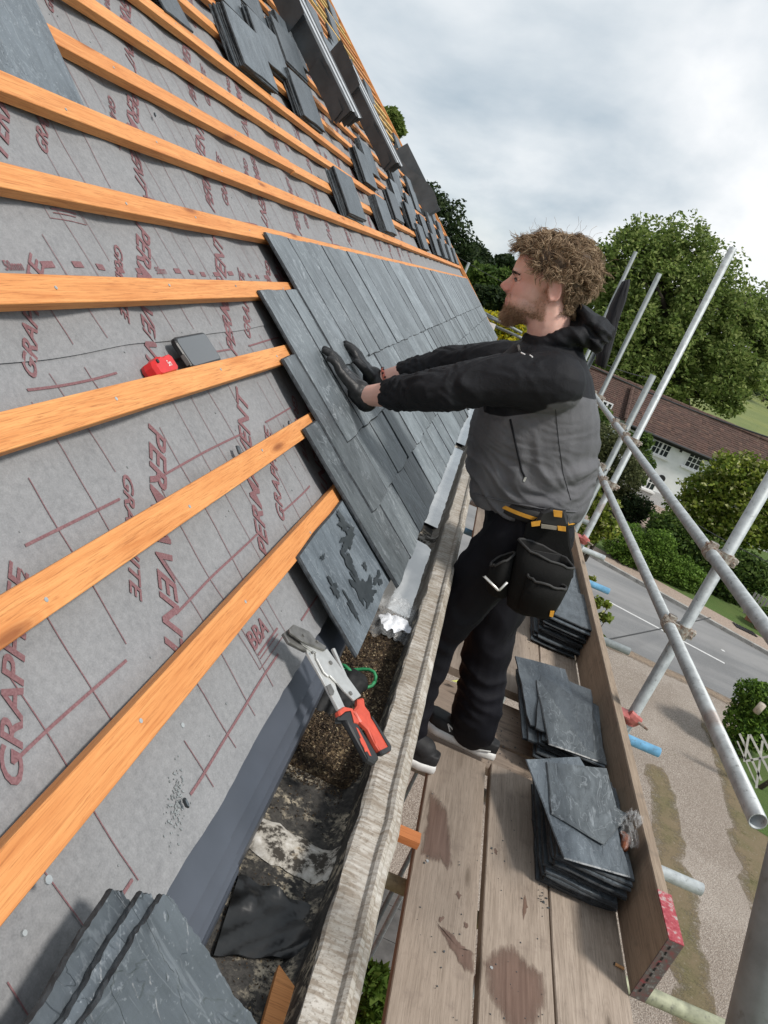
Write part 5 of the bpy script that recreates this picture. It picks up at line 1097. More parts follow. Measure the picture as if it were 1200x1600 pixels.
mb = MB(); mb.prism([tpz(X, Y, YP - .005) for X, Y in ((440, 430), (480, 415), (545, 425), (556, 480), (540, 500), (420, 470))], (0, .025, 0), bevel=.008); pp_(mb, 'belt_clip', plain('black_clip', (.015, .015, .016), .45))
for nm, P, m in (('amber_tab', ((492, 420), (530, 425), (528, 450), (495, 446)), AMB), ('amber_tab', ((400, 470), (440, 464), (436, 484), (402, 488)), AMB), ('amber_tab', ((510, 486), (545, 490), (545, 508), (512, 504)), AMB), ('label_patch', ((442, 478), (508, 488), (505, 502), (442, 494)), plain('grey_patch', (.22, .20, .16), .7)), ('amber_tab', ((480, 840), (497, 842), (490, 866), (476, 862)), AMB)):
    mb = MB(); mb.prism([tpz(X, Y, YP - .012 - (.08 if Y > 800 else 0)) for X, Y in P], (0, .006, 0)); pp_(mb, nm, m)
mb = MB(); mb.prism([tpz(X, Y, YP + .02) for X, Y in ((395, 585), (525, 608), (520, 640), (430, 615))], (0, .006, 0)); pp_(mb, 'inner_divider', plain('grey_divider', (.03, .03, .03), .8))
# ================================================================== ground and what stands on it
def terr(x, y):
    h = 0.0
    if y > 44: h += .047 * (y - 44) + .00006 * (y - 44) ** 2
    return G + min(h, 8)
mb = MB(); xs = [-400, -260, -160, -100, -70, -50, -36, -26, -18, -12, -8, -4, 0, 4, 8, 12, 16, 20, 26, 34, 44, 58, 76, 100, 140, 200, 300, 420]; ys = [-60, -30, -10, 0, 6, 12, 18, 24, 30, 36, 42, 46, 52, 60, 70, 82, 96, 112, 130, 155, 190, 240, 320, 450, 700, 1000]
mb.add([(x, y, terr(x, y)) for y in ys for x in xs], [(j * len(xs) + i, j * len(xs) + i + 1, (j + 1) * len(xs) + i + 1, (j + 1) * len(xs) + i) for j in range(len(ys) - 1) for i in range(len(xs) - 1)])
t = NT('meadow_grass'); n = t.noise(.35, 8, .65); f = t.noise(26, 6, .7); w = t.noise(.09, 4)
c = t.ramp(n, (.3, (.075, .115, .024)), (.7, (.155, .185, .050))); c = t.mix(t.ramp(f, (.3, .0), (.75, .6)), c, (.19, .20, .07)); c = t.mix(t.ramp(w, (.45, 0), (.65, .6)), c, (.21, .22, .055))
FIELD = t.fin(c, .9, f, .8, .05)
tag(mb.obj('ground', FIELD, None, True), 'grass ground and meadow rising behind the cottage', 'ground', None, 'structure')
def flat(name, pts, dz, mat, label, cat, kind='structure'):
    mb = MB(); P = [Vector((p[0], p[1], G + dz)) for p in pts]; mb.add(P, [tuple(range(len(P)))]); return tag(mb.obj(name, mat), label, cat, None, kind)
g = lambda px, py: tuple(zat(px, py, G)[:2])
def line(p, q, x): k = (x - p[0]) / (q[0] - p[0]); return (x, p[1] + k * (q[1] - p[1]))
kf, kf2 = g(920, 870), g(1200, 1025); kn, kn2 = g(950, 1000), g(1190, 1116); c1_, c2_ = g(950, 940), g(1132, 1037)
t = NT('asphalt'); n = t.noise(.7, 6, .6); f = t.noise(60, 5, .7); s = t.noise(.5, 5, .5, t.map((.25, 2.4, 1), (0, 0, .25)))
c = t.ramp(f, (.3, (.125, .128, .130)), (.7, (.215, .215, .215))); c = t.mix(t.ramp(s, (.45, 0), (.65, .6)), c, (.27, .265, .26)); c = t.mix(t.ramp(n, (.5, 0), (.7, .35)), c, (.10, .10, .10)); ASPH = t.fin(c, .9, f, .5, .01)
flat('road', [line(kn, kn2, -12), line(kn, kn2, 1), kn, kn2, line(kn, kn2, 26), line(kf, kf2, 26), kf2, kf, line(kf, kf2, -12)], .008, ASPH, 'grey asphalt lane with a white centre line', 'road')
LINE = plain('road_paint', (.55, .55, .54), .8, var=.2, scale=40)
def ribbon(p, q, w): d = Vector((q[0] - p[0], q[1] - p[1])); nn = Vector((-d.y, d.x)).normalized() * w / 2; return [(p[0] - nn.x, p[1] - nn.y), (q[0] - nn.x, q[1] - nn.y), (q[0] + nn.x, q[1] + nn.y), (p[0] + nn.x, p[1] + nn.y)]
flat('road_marking', ribbon(c1_, c2_, .09), .012, LINE, 'white painted centre line on the lane', 'road marking'); flat('road_marking', ribbon(line(c1_, c2_, c2_[0] + 5), line(c1_, c2_, c2_[0] + 11), .09), .012, LINE, 'second white painted line farther right on the lane', 'road marking')
tag(flat('litter', ribbon(g(1127, 1016), g(1132, 1018), .1), .013, LINE, 'white scrap lying on the lane', 'litter'), None, None, None, 'thing')
mb = MB(); kd = Vector((kf2[0] - kf[0], kf2[1] - kf[1])).normalized(); kn_ = Vector((-kd.y, kd.x))
KERB = plain('kerb_stone', (.30, .29, .27), .85, var=.25, scale=6)
kerb = thing('kerb', 'stone kerb along the far side of the lane', 'kerb', (kf[0], kf[1], G)); kerb['kind'] = 'structure'
a0 = line(kf, kf2, -4)
for i in range(26):
    p = Vector(a0) + kd * (.915 * i); mb = MB(); mb.box((p.x + kd.x * .45 + kn_.x * .06, p.y + kd.y * .45 + kn_.y * .06, G + .05), (.905, .125, .13), Matrix.Rotation(math.atan2(kd.y, kd.x), 3, 'Z')); put(mb.obj('kerb_stone', KERB), kerb)
t = NT('gravel'); v = t.vor(52, 'F1', None, 1); f = t.noise(70, 5, .7); n = t.noise(.8, 6, .6); d = t.vor(52, 'F1')
c = t.ramp(v, (0, (.195, .160, .125)), (.5, (.345, .30, .25)), (1, (.55, .50, .44))); c = t.mix(.3, c, t.ramp(f, (.3, (.16, .12, .10)), (.7, (.55, .49, .43)))); c = t.mix(t.ramp(d, (.35, 0), (.6, .55)), c, (.13, .10, .08))
c = t.mix(t.ramp(n, (.42, 0), (.68, .5)), c, (.22, .18, .145)); c = t.mix(t.ramp(t.noise(.35, 4), (.5, 0), (.7, .3)), c, (.50, .45, .40)); c = t.mix(t.ramp(t.noise(2.6, 7, .7), (.63, 0), (.69, .55)), c, (.12, .12, .05)); GRAV = t.fin(c, .95, d, .8, .02)
def patch_alpha(t):
    at = t.n.new('ShaderNodeAttribute'); at.attribute_name = 'edge'; n = t.noise(3.2, 7, .7); n2 = t.noise(28, 5, .7)
    q = t.math('ADD', t.math('MULTIPLY', at.outputs['Fac'], 1.5), t.math('ADD', t.math('MULTIPLY', n, 1.1), t.math('MULTIPLY', n2, .9)))
    t.l.new(t.ramp(t.math('SUBTRACT', q, .62), (.26, 0), (.62, .95)), t.b.inputs['Alpha'])
t = NT('dirt'); DIRTM = t.fin(t.ramp(t.noise(12, 6, .65), (.3, (.16, .12, .085)), (.7, (.29, .225, .165))), .95); patch_alpha(t)
t = NT('worn_grass'); n = t.noise(1.6, 7, .65); f = t.noise(45, 6, .7); v = t.noise(19, 4)
c = t.ramp(f, (.3, (.095, .090, .035)), (.7, (.215, .185, .095))); c = t.mix(t.ramp(n, (.36, 0), (.56, .8)), c, (.225, .17, .105)); c = t.mix(t.ramp(v, (.62, 0), (.68, .5)), c, (.34, .30, .25)); WORN = t.fin(c, .95, f, 1.0, .03); patch_alpha(t)
t = NT('lawn'); n = t.noise(1.1, 6, .6); f = t.noise(50, 5, .7); c = t.ramp(f, (.3, (.035, .075, .012)), (.7, (.10, .165, .03))); c = t.mix(t.ramp(n, (.4, 0), (.7, .5)), c, (.12, .15, .04)); LAWN = t.fin(c, .95, f, 1.0, .03)
# gravel drive below the scaffold with a worn grass strip
nr = [line(kn, kn2, 1), kn, g(1015, 1022), g(1060, 1060), g(1110, 1095)]
flat('gravel_drive', [(-2, 1), (-2, line(kn, kn2, -2)[1])] + [line(kn, kn2, -2), kn, kn2, (kn2[0] + .3, kn2[1] - .5), g(1120, 1145), g(1150, 1260), g(1180, 1420), g(1185, 1600), (5.4, 2), (5.0, -3), (-2, -3)], .004, GRAV, 'pinkish gravel drive below the scaffold', 'drive')
def patchy(name, pts, dz, mat, label, cat, kind='structure'):
    mb = MB(); P = [Vector((p[0], p[1], G + dz)) for p in pts]; n = len(P); tmp = bmesh.new(); vs = [tmp.verts.new(p) for p in P]; tmp.faces.new(vs); bmesh.ops.triangulate(tmp, faces=tmp.faces)
    for _ in range(3): bmesh.ops.subdivide_edges(tmp, edges=tmp.edges, cuts=1, use_grid_fill=True)
    me = bpy.data.meshes.new(name); tmp.to_mesh(me); tmp.free(); me.materials.append(mat); A_ = np.array([[p.x, p.y] for p in P]); B_ = np.roll(A_, -1, 0); at = me.attributes.new('edge', 'FLOAT', 'POINT'); val = []
    for v in me.vertices:
        q = np.array([v.co.x, v.co.y]); d = B_ - A_; u = np.clip(((q - A_) * d).sum(1) / (d * d).sum(1), 0, 1); val.append(float(np.sqrt((((A_ + d * u[:, None]) - q) ** 2).sum(1)).min()))
    at.data.foreach_set('value', val); return tag(link(name, me), label, cat, None, kind)
def wobbly(pts, amp, seed, n=6):
    out = []
    for i in range(len(pts)):
        a, c = Vector(pts[i]), Vector(pts[(i + 1) % len(pts)])
        for k in range(n): p = a.lerp(c, k / n); out.append((p.x + amp * mnoise.noise(Vector((p.x * 3, p.y * 3, seed))), p.y + amp * mnoise.noise(Vector((p.x * 3, p.y * 3, seed + 9)))))
    return out
patchy('grass_strip', wobbly([g(1005, 1190), g(1035, 1200), g(1062, 1270), g(1085, 1380), g(1100, 1480), g(1130, 1640), g(1060, 1640), g(1035, 1480), g(1020, 1330)], .22, 1), .010, WORN, 'worn brownish grass strip in the middle of the drive', 'grass strip')
patchy('grass_verge', wobbly([g(1096, 1120), g(1135, 1130), g(1290, 1230), g(1400, 1500), g(1240, 1640), g(1180, 1560), g(1163, 1400), g(1140, 1270)], .18, 4), .011, WORN, 'worn grass verge between the drive and the trellis', 'grass verge')
flat('lawn', wobbly([g(1148, 1165), g(1300, 1200), g(1420, 1420), g(1230, 1330), g(1170, 1290)], .15, 6), .015, LAWN, 'green grass behind the trellis', 'lawn')
PATHM = plain('pavement_grit', (.30, .235, .19), .95, var=.3, scale=25, bs=.5, bd=.01)
def off(p, d): return (p[0] + kn_.x * d, p[1] + kn_.y * d)
flat('pavement', [off(line(kf, kf2, -8), .13), off(line(kf, kf2, 24), .13), off(line(kf, kf2, 24), 1.5), off(line(kf, kf2, -8), 1.5)], .009, PATHM, 'gritty pink pavement behind the far kerb', 'pavement')
flat('lawn', [off(line(kf, kf2, -8), 1.5), off(line(kf, kf2, 24), 1.5), (24, 43), (-8, 43)], .007, LAWN, 'front garden lawn of the white cottage', 'lawn')
# dirt strip at the near road edge
patchy('dirt_edge', wobbly([line(kn, kn2, -2), kn, kn2, (kn2[0], kn2[1] - .35), (kn[0], kn[1] - .5), (-2, line(kn, kn2, -2)[1] - .5)], .12, 8, 8), .0125, DIRTM, 'crumbling dirt edge of the lane', 'road edge')
# brick garden path, slab by slab
path = thing('garden_path', 'mossy brick path leading to the white cottage', 'path', (*g(960, 830), G)); path['kind'] = 'structure'
pa = [Vector(g(925, 838)), Vector(g(985, 800)), Vector(g(1016, 783))]; PBR = plain('path_brick', (.30, .235, .195), .9, var=.35, scale=5, bs=.4, bd=.005)
for seg in range(2):
    a, c = pa[seg], pa[seg + 1]; d = (c - a).normalized(); nn = Vector((-d.y, d.x)); L = (c - a).length; r = 0
    while r * .52 < L:
        for k in range(-3, 3):
            p = a + d * (r * .52 + .25) + nn * (k * .34 + .17 + (.1 if r % 2 else 0)); mb = MB(); mb.box((p.x, p.y, G + .022 + random.uniform(-.006, .006)), (.495, .315, .03), Matrix.Rotation(math.atan2(d.y, d.x) + random.uniform(-.03, .03), 3, 'Z')); put(mb.obj('paving_brick', PBR), path)
        r += 1
# dark paving and planting below the gutter
yard = thing('paved_yard', 'dark paving slabs below the scaffold beside the wall', 'paving', (.5, 3, G)); yard['kind'] = 'structure'
YS = plain('dark_slab', (.085, .083, .08), .85, var=.3, scale=8, bs=.3); YB = plain('brown_slab', (.23, .15, .10), .85, var=.3, scale=8)
for i in range(5):
    for j in range(16):
        mb = MB(); mb.box((-.05 + i * .46 + .2, .3 + j * .46, G + .03), (.45, .45, .04)); put(mb.obj('paving_slab', YS if j > 3 else YB), yard)

# ------------------------------------------------------------------ leaves
def leafmat(name, stops, rough=.65):
    t = NT(name); r = t.geo('Random Per Island'); n = t.noise(1.3, 3)
    c = t.ramp(r, *stops); hv = t.n.new('ShaderNodeHueSaturation'); t.l.new(c, hv.inputs['Color']); t.l.new(t.ramp(n, (.3, .72), (.7, 1.25)), hv.inputs['Value'])
    m = t.fin(hv.outputs[0], rough, spec=.25)
    tr = t.n.new('ShaderNodeBsdfTranslucent'); t.l.new(hv.outputs[0], tr.inputs[0]); mx = t.n.new('ShaderNodeMixShader'); mx.inputs[0].default_value = .42
    out = [n_ for n_ in t.n if n_.type == 'OUTPUT_MATERIAL'][0]; t.l.new(t.b.outputs[0], mx.inputs[1]); t.l.new(tr.outputs[0], mx.inputs[2]); t.l.new(mx.outputs[0], out.inputs[0]); return m
OAK = leafmat('oak_leaves', ((0, (.072, .115, .026)), (.5, (.150, .215, .048)), (1, (.29, .34, .11))))
YEL = leafmat('lime_leaves', ((0, (.07, .12, .018)), (.5, (.17, .225, .03)), (.85, (.27, .31, .05)), (1, (.60, .60, .30))))
DKG = leafmat('dark_leaves', ((0, (.012, .026, .010)), (.6, (.028, .050, .017)), (1, (.060, .085, .030))))
MID = leafmat('garden_leaves', ((0, (.028, .060, .012)), (.6, (.070, .120, .022)), (1, (.14, .20, .045))))
HED = leafmat('hedge_leaves', ((0, (.06, .12, .018)), (.6, (.125, .22, .032)), (1, (.21, .32, .06))))
OLV = leafmat('olive_leaves', ((0, (.045, .055, .025)), (.6, (.10, .115, .045)), (1, (.19, .20, .09))))
IVY = leafmat('ivy_leaves', ((0, (.025, .065, .010)), (.5, (.085, .16, .020)), (1, (.20, .32, .05))))
BARK = plain('bark', (.06, .048, .036), .9, var=.35, scale=6, bs=.6, bd=.02)
def leaves(name, blobs, n, size, mat, parent=None, shell=.5, gap=.35, gscale=.9, flat_=.7, seed=1, aspect=.62):
    r = np.random.default_rng(seed); vol = np.array([b[1][0] * b[1][1] * b[1][2] for b in blobs]) ** .72; cnt = (n * vol / vol.sum()).astype(int) + 1
    C = []
    for (c, rad), k in zip(blobs, cnt):
        d = r.normal(size=(k * 2, 3)); d /= np.linalg.norm(d, axis=1)[:, None]; rr_ = shell + (1 - shell) * r.random(k * 2) ** .6
        lump = 1 + .16 * np.sin(d[:, 0] * 5 + c[0]) * np.cos(d[:, 2] * 6 + c[1]) + .1 * np.sin(d[:, 1] * 9 + d[:, 2] * 7)
        p = np.array(c) + d * np.array(rad) * (rr_ * lump)[:, None]
        keep = np.array([mnoise.noise(Vector(q * gscale + seed)) for q in p]) > -1 + gap * 2 - .6
        C.append(p[keep][:k])
    C = np.concatenate(C); k = len(C); a = r.normal(size=(k, 3)); a[:, 2] *= flat_; a /= np.linalg.norm(a, axis=1)[:, None]; b_ = r.normal(size=(k, 3)); b_[:, 2] *= flat_
    b_ -= a * (a * b_).sum(1)[:, None]; b_ /= np.linalg.norm(b_, axis=1)[:, None]; s = size * (.55 + .9 * r.random(k))[:, None]
    a *= s; b_ *= s * aspect
    return quads(name, np.stack([C - a, C - b_ * .9 + a * .1, C + a, C + b_ * .9 + a * .1], 1), mat, parent)
def tree(name, label, base, blobs, n, size, mat, trunk_r=.3, cat='tree', group=None, limbs=7, **kw):
    t_ = thing(name, label, cat, base, group); lf = leaves('crown', blobs, n, size, mat, None, **kw); put(lf, t_)
    mb = MB(); B = Vector(base); top = Vector(max(blobs, key=lambda q: q[1][0])[0]); r = random.Random(int(base[0] * 10))
    mid = B.lerp(top, .45) + Vector((r.uniform(-.2, .2), r.uniform(-.2, .2), 0)); mb.path([B - Vector((0, 0, .2)), B.lerp(mid, .5), mid, top], [trunk_r * 1.15, trunk_r * .9, trunk_r * .7, trunk_r * .25], 9)
    for i in range(limbs):
        c, rad = blobs[i % len(blobs)]; tip = Vector(c) + Vector((r.uniform(-.5, .5) * rad[0], r.uniform(-.5, .5) * rad[1], r.uniform(-.1, .7) * rad[2])); s_ = B.lerp(top, r.uniform(.35, .7))
        mb.path([s_, s_.lerp(tip, .5) + Vector((0, 0, rad[2] * .1)), tip], [trunk_r * .42, trunk_r * .26, trunk_r * .06], 6)
    put(mb.obj('trunk', BARK, None, True), t_); return t_
# big oak behind the cottage
D = 50.0
def bl(px, py, rpx, y=D, k=1.0, zf=.85):
    c = yat(px, py, y); s = rpx * c.y / FPX / .95; return (tuple(c), (s * k, s * k, s * zf))
oakb = [bl(1045, 440, 92), bl(985, 425, 62, 49), bl(1000, 520, 78, 48), bl(1100, 500, 88, 50), bl(1160, 520, 70, 51), bl(1040, 560, 82, 49), bl(1130, 580, 66, 48), bl(955, 480, 55, 49), bl(1195, 500, 55, 52), bl(1190, 570, 48, 50), bl(1010, 385, 44, 50), bl(1075, 395, 42, 50), bl(950, 555, 50, 48), bl(1000, 600, 45, 47), bl(1140, 625, 30, 48), bl(945, 410, 34, 50)]
tree('oak_tree', 'large spreading oak tree behind the white cottage', (14.5, 50.5, terr(14.5, 50.5)), oakb, 80000, .125, OAK, .75, limbs=34, shell=.30, gap=.71, gscale=.95, seed=11)
# trees on the hill beyond the roof and over the worker's face
hill = [('conifer', 'tall dark conifer rising just beyond the verge of the roof', 700, 395, 60, 92, DKG, 2.0, [(672, 318, 26), (690, 345, 34), (703, 388, 38), (720, 405, 30), (700, 425, 34)]),
        ('hill_tree', 'rounded dark tree left of the gap in the hill trees', 742, 420, 40, 100, DKG, 1, [(742, 396, 17), (736, 418, 24), (750, 412, 20)]),
        ('hill_tree', 'dark round tree seen right beside the worker forehead', 786, 440, 30, 105, DKG, 1, [(786, 415, 18), (778, 432, 20), (800, 425, 16)]),
        ('hill_bush', 'broad mid green bush at the foot of the hill trees', 765, 470, 40, 85, MID, 1, [(752, 437, 26), (775, 447, 28), (742, 456, 22), (795, 455, 22)]),
        ('hill_bush', 'dark undergrowth bush along the top edge of the meadow', 775, 480, 40, 78, DKG, 1, [(748, 462, 16), (770, 468, 18), (795, 476, 20), (820, 480, 22)]),
        ('hill_tree', 'leafy tree top peeping over the upper verge of the roof', 613, 190, 30, 60, OAK, 1, [(612, 186, 13), (618, 200, 12), (608, 205, 12)])]
for nm, lb, bx, by, r_, y, mt, zf, bs in hill:
    bb = [bl(px, py, rp, y, 1, 1.05 if nm == 'conifer' else .9) for px, py, rp in bs]; c = bb[0][0]; bx_ = bb[len(bb) // 2][0]
    tree(nm, lb, (bx_[0], y, terr(bx_[0], y)), bb, 6500, .26, mt, .25, limbs=8, shell=.3, gap=.42, gscale=.5, seed=int(bx))
for i, (px, py, r_, y, lb) in enumerate(((905, 440, 40, 120, 'distant dark tree behind the hair of the worker'), (860, 455, 34, 118, 'distant tree hidden mostly behind the worker head'), (1245, 560, 30, 130, 'distant tree at the far right edge of the meadow'), (1215, 585, 14, 140, 'small distant tree at the right end of the field'))):
    b_ = bl(px, py, r_, y); tree('distant_tree', lb, (b_[0][0], y, terr(b_[0][0], y)), [b_], 3000, .3, DKG, .25, limbs=4, shell=.3, gap=.4, seed=i + 40)
leaves_m = leaves('far_wood', [(tuple(yat(px, py, 150)), (16, 6, 5.5)) for px, py in ((690, 470), (840, 480), (960, 520), (1080, 575), (1230, 630), (600, 420))], 9000, .5, DKG, None, shell=.4, seed=70)
tag(leaves_m, 'dark strip of far woodland along the horizon', 'woodland', None, 'stuff')
yb = yat(800, 528, 20); bb = [(tuple(yat(x, y, 20)), (.55, .5, .4)) for x, y in ((778, 512), (795, 520))]
tree('yellow_shrub', 'yellow flowering shrub below the roof corner beside the beard', (bb[0][0][0], 20, G), bb, 2500, .06, leafmat('yellow_flowers', ((0, (.10, .16, .02)), (.4, (.3, .3, .02)), (1, (.65, .52, .02)))), .05, 'shrub', None, 4, seed=80)
# cottage -------------------------------------------------------------------------------------------------
YH = 36.9
cot = thing('cottage', 'white painted cottage with brown tiled roof and lattice windows', 'cottage', (12, YH, G))
WH = plain('white_wall', (.86, .87, .87), .85, var=.06, scale=3, bs=.1); BLK = plain('black_gutter', (.02, .02, .022), .5); WFR = plain('white_frame', (.82, .82, .81), .5, var=.05)
GLS = NT('dark_window_glass').fin((.030, .036, .042), .12, spec=.6)
t = NT('clay_tiles'); n = t.noise(2.2, 6, .65); f = t.noise(14, 6, .7); v = t.vor(5.5, 'F1', t.map((1, 1, 1)), 1)
rp = t.geo('Random Per Island'); c = t.ramp(rp, (0, (.034, .021, .018)), (.5, (.068, .038, .030)), (.85, (.100, .054, .040)), (1, (.15, .085, .06))); c = t.mix(.35, c, t.ramp(f, (.3, (.035, .022, .02)), (.7, (.12, .07, .052)))); c = t.mix(t.ramp(n, (.42, 0), (.62, .7)), c, (.07, .045, .034)); c = t.mix(t.ramp(v, (0, 0), (1, .2)), c, (.13, .06, .045)); c = t.mix(t.ramp(t.noise(5, 7, .7), (.60, 0), (.70, .7)), c, (.24, .19, .13)); TILE = t.fin(c, .9, f, .8, .03)
EZ = yat(1060, 692, YH).z; xc = yat(985, 655, YH).x; RZ = yat(1100, 652, YH + 2.3).z + .1; RUN = 2.3
def cp(mb, name, mat, sm=False, lab=None):
    o = put(mb.obj(name, mat, None, sm), cot); 
    if lab: o['label'] = lab
    return o
mb = MB(); mb.box2((xc, YH, G - .3), (26, YH + 4.6, EZ + .1)); cp(mb, 'wall', WH, lab='front wall'); mb = MB(); mb.box2((xc - 4.2, YH + .55, G - .3), (xc - .01, YH + 4.2, EZ + .0)); cp(mb, 'wall', WH, lab='set back left wall')
mb = MB(); mb.box2((xc, YH - .03, G), (26, YH - .002, G + .62)); cp(mb, 'plinth', plain('grey_plinth', (.55, .55, .55), .85))
def tiled(name, x0, x1, y0, z0, y1, z1, hipl=0):
    mb = MB(); N = 19
    for i in range(N):
        a, c = i / N, (i + 1) / N; ya, za = y0 + (y1 - y0) * a, z0 + (z1 - z0) * a; yc, zc_ = y0 + (y1 - y0) * c, z0 + (z1 - z0) * c; xa, xb = x0 + hipl * a, x0 + hipl * c
        M_ = 104; prevt = None
        for j in range(M_):
            u0, u1 = j / M_, (j + 1) / M_; jz = random.uniform(-.012, .016)
            mb.add([(xa + (x1 - xa) * u0, ya, za + .028 + jz), (xa + (x1 - xa) * u1, ya, za + .028 + jz), (xb + (x1 - xb) * u1, yc, zc_ + .004), (xb + (x1 - xb) * u0, yc, zc_ + .004), (xa + (x1 - xa) * u0, ya, za - .01), (xa + (x1 - xa) * u1, ya, za - .01)], [(0, 1, 2, 3), (4, 5, 1, 0)])
    o = cp(mb, name, TILE, lab='tiled roof slope'); o['kind'] = 'stuff'; return o
tiled('roof', xc - .25, 26.3, YH - .35, EZ - .05, YH + RUN, RZ); tiled('roof', xc - 4.4, xc - .2, YH + .2, EZ - .05, YH + RUN, RZ, 1.6)
mb = MB(); mb.add([(xc - 4.4, YH + 4.6, EZ - .05), (26.3, YH + 5.2, EZ - .05), (26.3, YH + RUN, RZ), (xc - 2.8, YH + RUN, RZ)], [(0, 1, 2, 3)]); mb.add([(xc - 4.4, YH + .2, EZ - .05), (xc - 4.4, YH + 4.6, EZ - .05), (xc - 2.8, YH + RUN, RZ)], [(0, 1, 2)]); cp(mb, 'roof_back', TILE)
for i in range(62):
    x = xc - 2.8 + i * .46; mb = MB(); mb.path([(x, YH + RUN, RZ + .03 + random.uniform(-.012, .012)), (x + .45, YH + RUN, RZ + .03 + random.uniform(-.012, .012))], .12, 8, mi=0); cp(mb, 'ridge_tile', TILE)
for i in range(7):
    a = i / 7; p = Vector((xc - .22, YH - .1 + RUN * a * .9, EZ + .07 + (RZ - EZ) * a * .95)); mb = MB(); mb.path([p, p + Vector((-.12 * 0, RUN / 8.2, (RZ - EZ) / 8.0))], .09, 6); cp(mb, 'hip_tile', TILE)
mb = MB(); mb.path([(xc - .2, YH - .42, EZ - .06), (26, YH - .42, EZ - .06)], .06, 8); cp(mb, 'gutter', BLK); mb = MB(); mb.path([(xc - 4.3, YH + .12, EZ - .06), (xc - .4, YH + .12, EZ - .06)], .06, 8); cp(mb, 'gutter', BLK); mb = MB(); mb.box2((xc, YH - .06, EZ - .25), (26, YH - .004, EZ - .1)); cp(mb, 'fascia', BLK)
def window(cx, cz, w, h, nx, nz, y=YH):
    mb = MB(); mb.box2((cx - w / 2 - .06, y - .035, cz - h / 2 - .06), (cx + w / 2 + .06, y - .003, cz - h / 2)); mb.box2((cx - w / 2 - .06, y - .035, cz + h / 2), (cx + w / 2 + .06, y - .003, cz + h / 2 + .06)); mb.box2((cx - w / 2 - .06, y - .035, cz - h / 2 + .001), (cx - w / 2, y - .003, cz + h / 2 - .001)); mb.box2((cx + w / 2, y - .035, cz - h / 2 + .001), (cx + w / 2 + .06, y - .003, cz + h / 2 - .001))
    for i in range(1, nx): x = cx - w / 2 + w * i / nx; k = .045 if i == nx / 2 else .018; mb.box2((x - k, y - .034, cz - h / 2 + .001), (x + k, y - .006, cz + h / 2 - .001))
    for j in range(1, nz): z = cz - h / 2 + h * j / nz; mb.box2((cx - w / 2 + .001, y - .030, z - .016), (cx + w / 2 - .001, y - .007, z + .016))
    fr = cp(mb, 'window', WFR)
    mb = MB(); mb.box2((cx - w / 2 - .14, y - .11, cz - h / 2 - .14), (cx + w / 2 + .14, y - .002, cz - h / 2 - .062)); s_ = mb.obj('sill', WFR); s_.parent = fr
    mb = MB(); mb.add([(cx - w / 2, y - .012, cz - h / 2), (cx + w / 2, y - .012, cz - h / 2), (cx + w / 2, y - .012, cz + h / 2), (cx - w / 2, y - .012, cz + h / 2)], [(0, 1, 2, 3)]); s_ = mb.obj('pane', GLS); s_.parent = fr
wp = yat(1035, 697, YH); window(wp.x, wp.z, .78, .82, 4, 3); wp = yat(1085, 720, YH); window(wp.x, wp.z, .62, .70, 3, 3); wp = yat(1012, 752, YH); window(wp.x, wp.z, .78, .62, 4, 2); wp = yat(1150, 745, YH); window(wp.x, wp.z, .7, .7, 4, 3); wp = yat(947, 636, YH + .55); window(wp.x, wp.z, .4, .4, 2, 2, YH + .55)
wp = yat(1034, 748, YH - .1); mb = MB(); mb.path([wp, wp + Vector((0, .09, 0))], .17, 16); cp(mb, 'wall_plaque', BLK); wp = yat(1065, 703, YH - .12); mb = MB(); mb.box(wp, (.10, .08, .22)); mb.box(wp + Vector((0, .05, .16)), (.03, .14, .03)); mb.box(wp + Vector((0, 0, .13)), (.15, .1, .03)); cp(mb, 'wall_lamp', BLK)
wp = yat(1117, 725, YH - 1.0); 
# garden shrubs ----------------------------------------------------------------------------------------------
def shrub(name, label, pts, y, n, size, mat, cat='shrub', zb=G, rr=1.0, **kw):
    bb = []
    for px, py, r in pts:
        c = yat(px, py, y) if not isinstance(y, dict) else yat(px, py, y[px]); s = r * c.y / FPX / .95 * rr; bb.append((tuple(c), (s, s * .9, s * .85)))
    cx = sum(q[0][0] for q in bb) / len(bb); return tree(name, label, (cx, y, zb), bb, n, size, mat, .06, cat, None, 8, **kw)
shrub('flowering_shrub', 'big yellow green shrub with cream flowers in front of the cottage wall', [(1150, 745, 44), (1195, 760, 45), (1110, 770, 40), (1160, 800, 58), (1085, 800, 40), (1120, 830, 48), (1205, 820, 46), (1060, 810, 20)], 29, 26000, .085, YEL, shell=.4, gap=.42, gscale=1.6, seed=21)
shrub('garden_shrub', 'dark leafy shrub below the flowering shrub near the lane', [(1065, 845, 36), (1110, 880, 40), (1150, 890, 40), (1180, 900, 36), (1130, 930, 36), (1100, 930, 22), (1160, 950, 26), (1040, 825, 30)], 26, 16000, .07, MID, shell=.4, gap=.42, gscale=1.6, seed=22)
shrub('olive_shrub', 'grey green shrub against the left end of the cottage', [(945, 690, 30), (965, 715, 36), (940, 735, 30), (975, 745, 30), (950, 770, 26)], 31, 12000, .06, OLV, shell=.45, gap=.4, gscale=1.8, seed=23)
shrub('climbing_shrub', 'green climber left of the lattice window on the cottage wall', [(1006, 688, 15), (996, 715, 22), (1012, 728, 13), (985, 690, 16), (992, 745, 18), (930, 665, 22)], 35.2, 9000, .07, MID, shell=.4, gap=.42, gscale=1.6, seed=24)
shrub('low_shrub', 'low dark evergreen bush beside the brick path', [(975, 785, 24), (1000, 793, 20), (985, 800, 22)], 31, 7000, .055, DKG, shell=.5, gap=.35, seed=25)
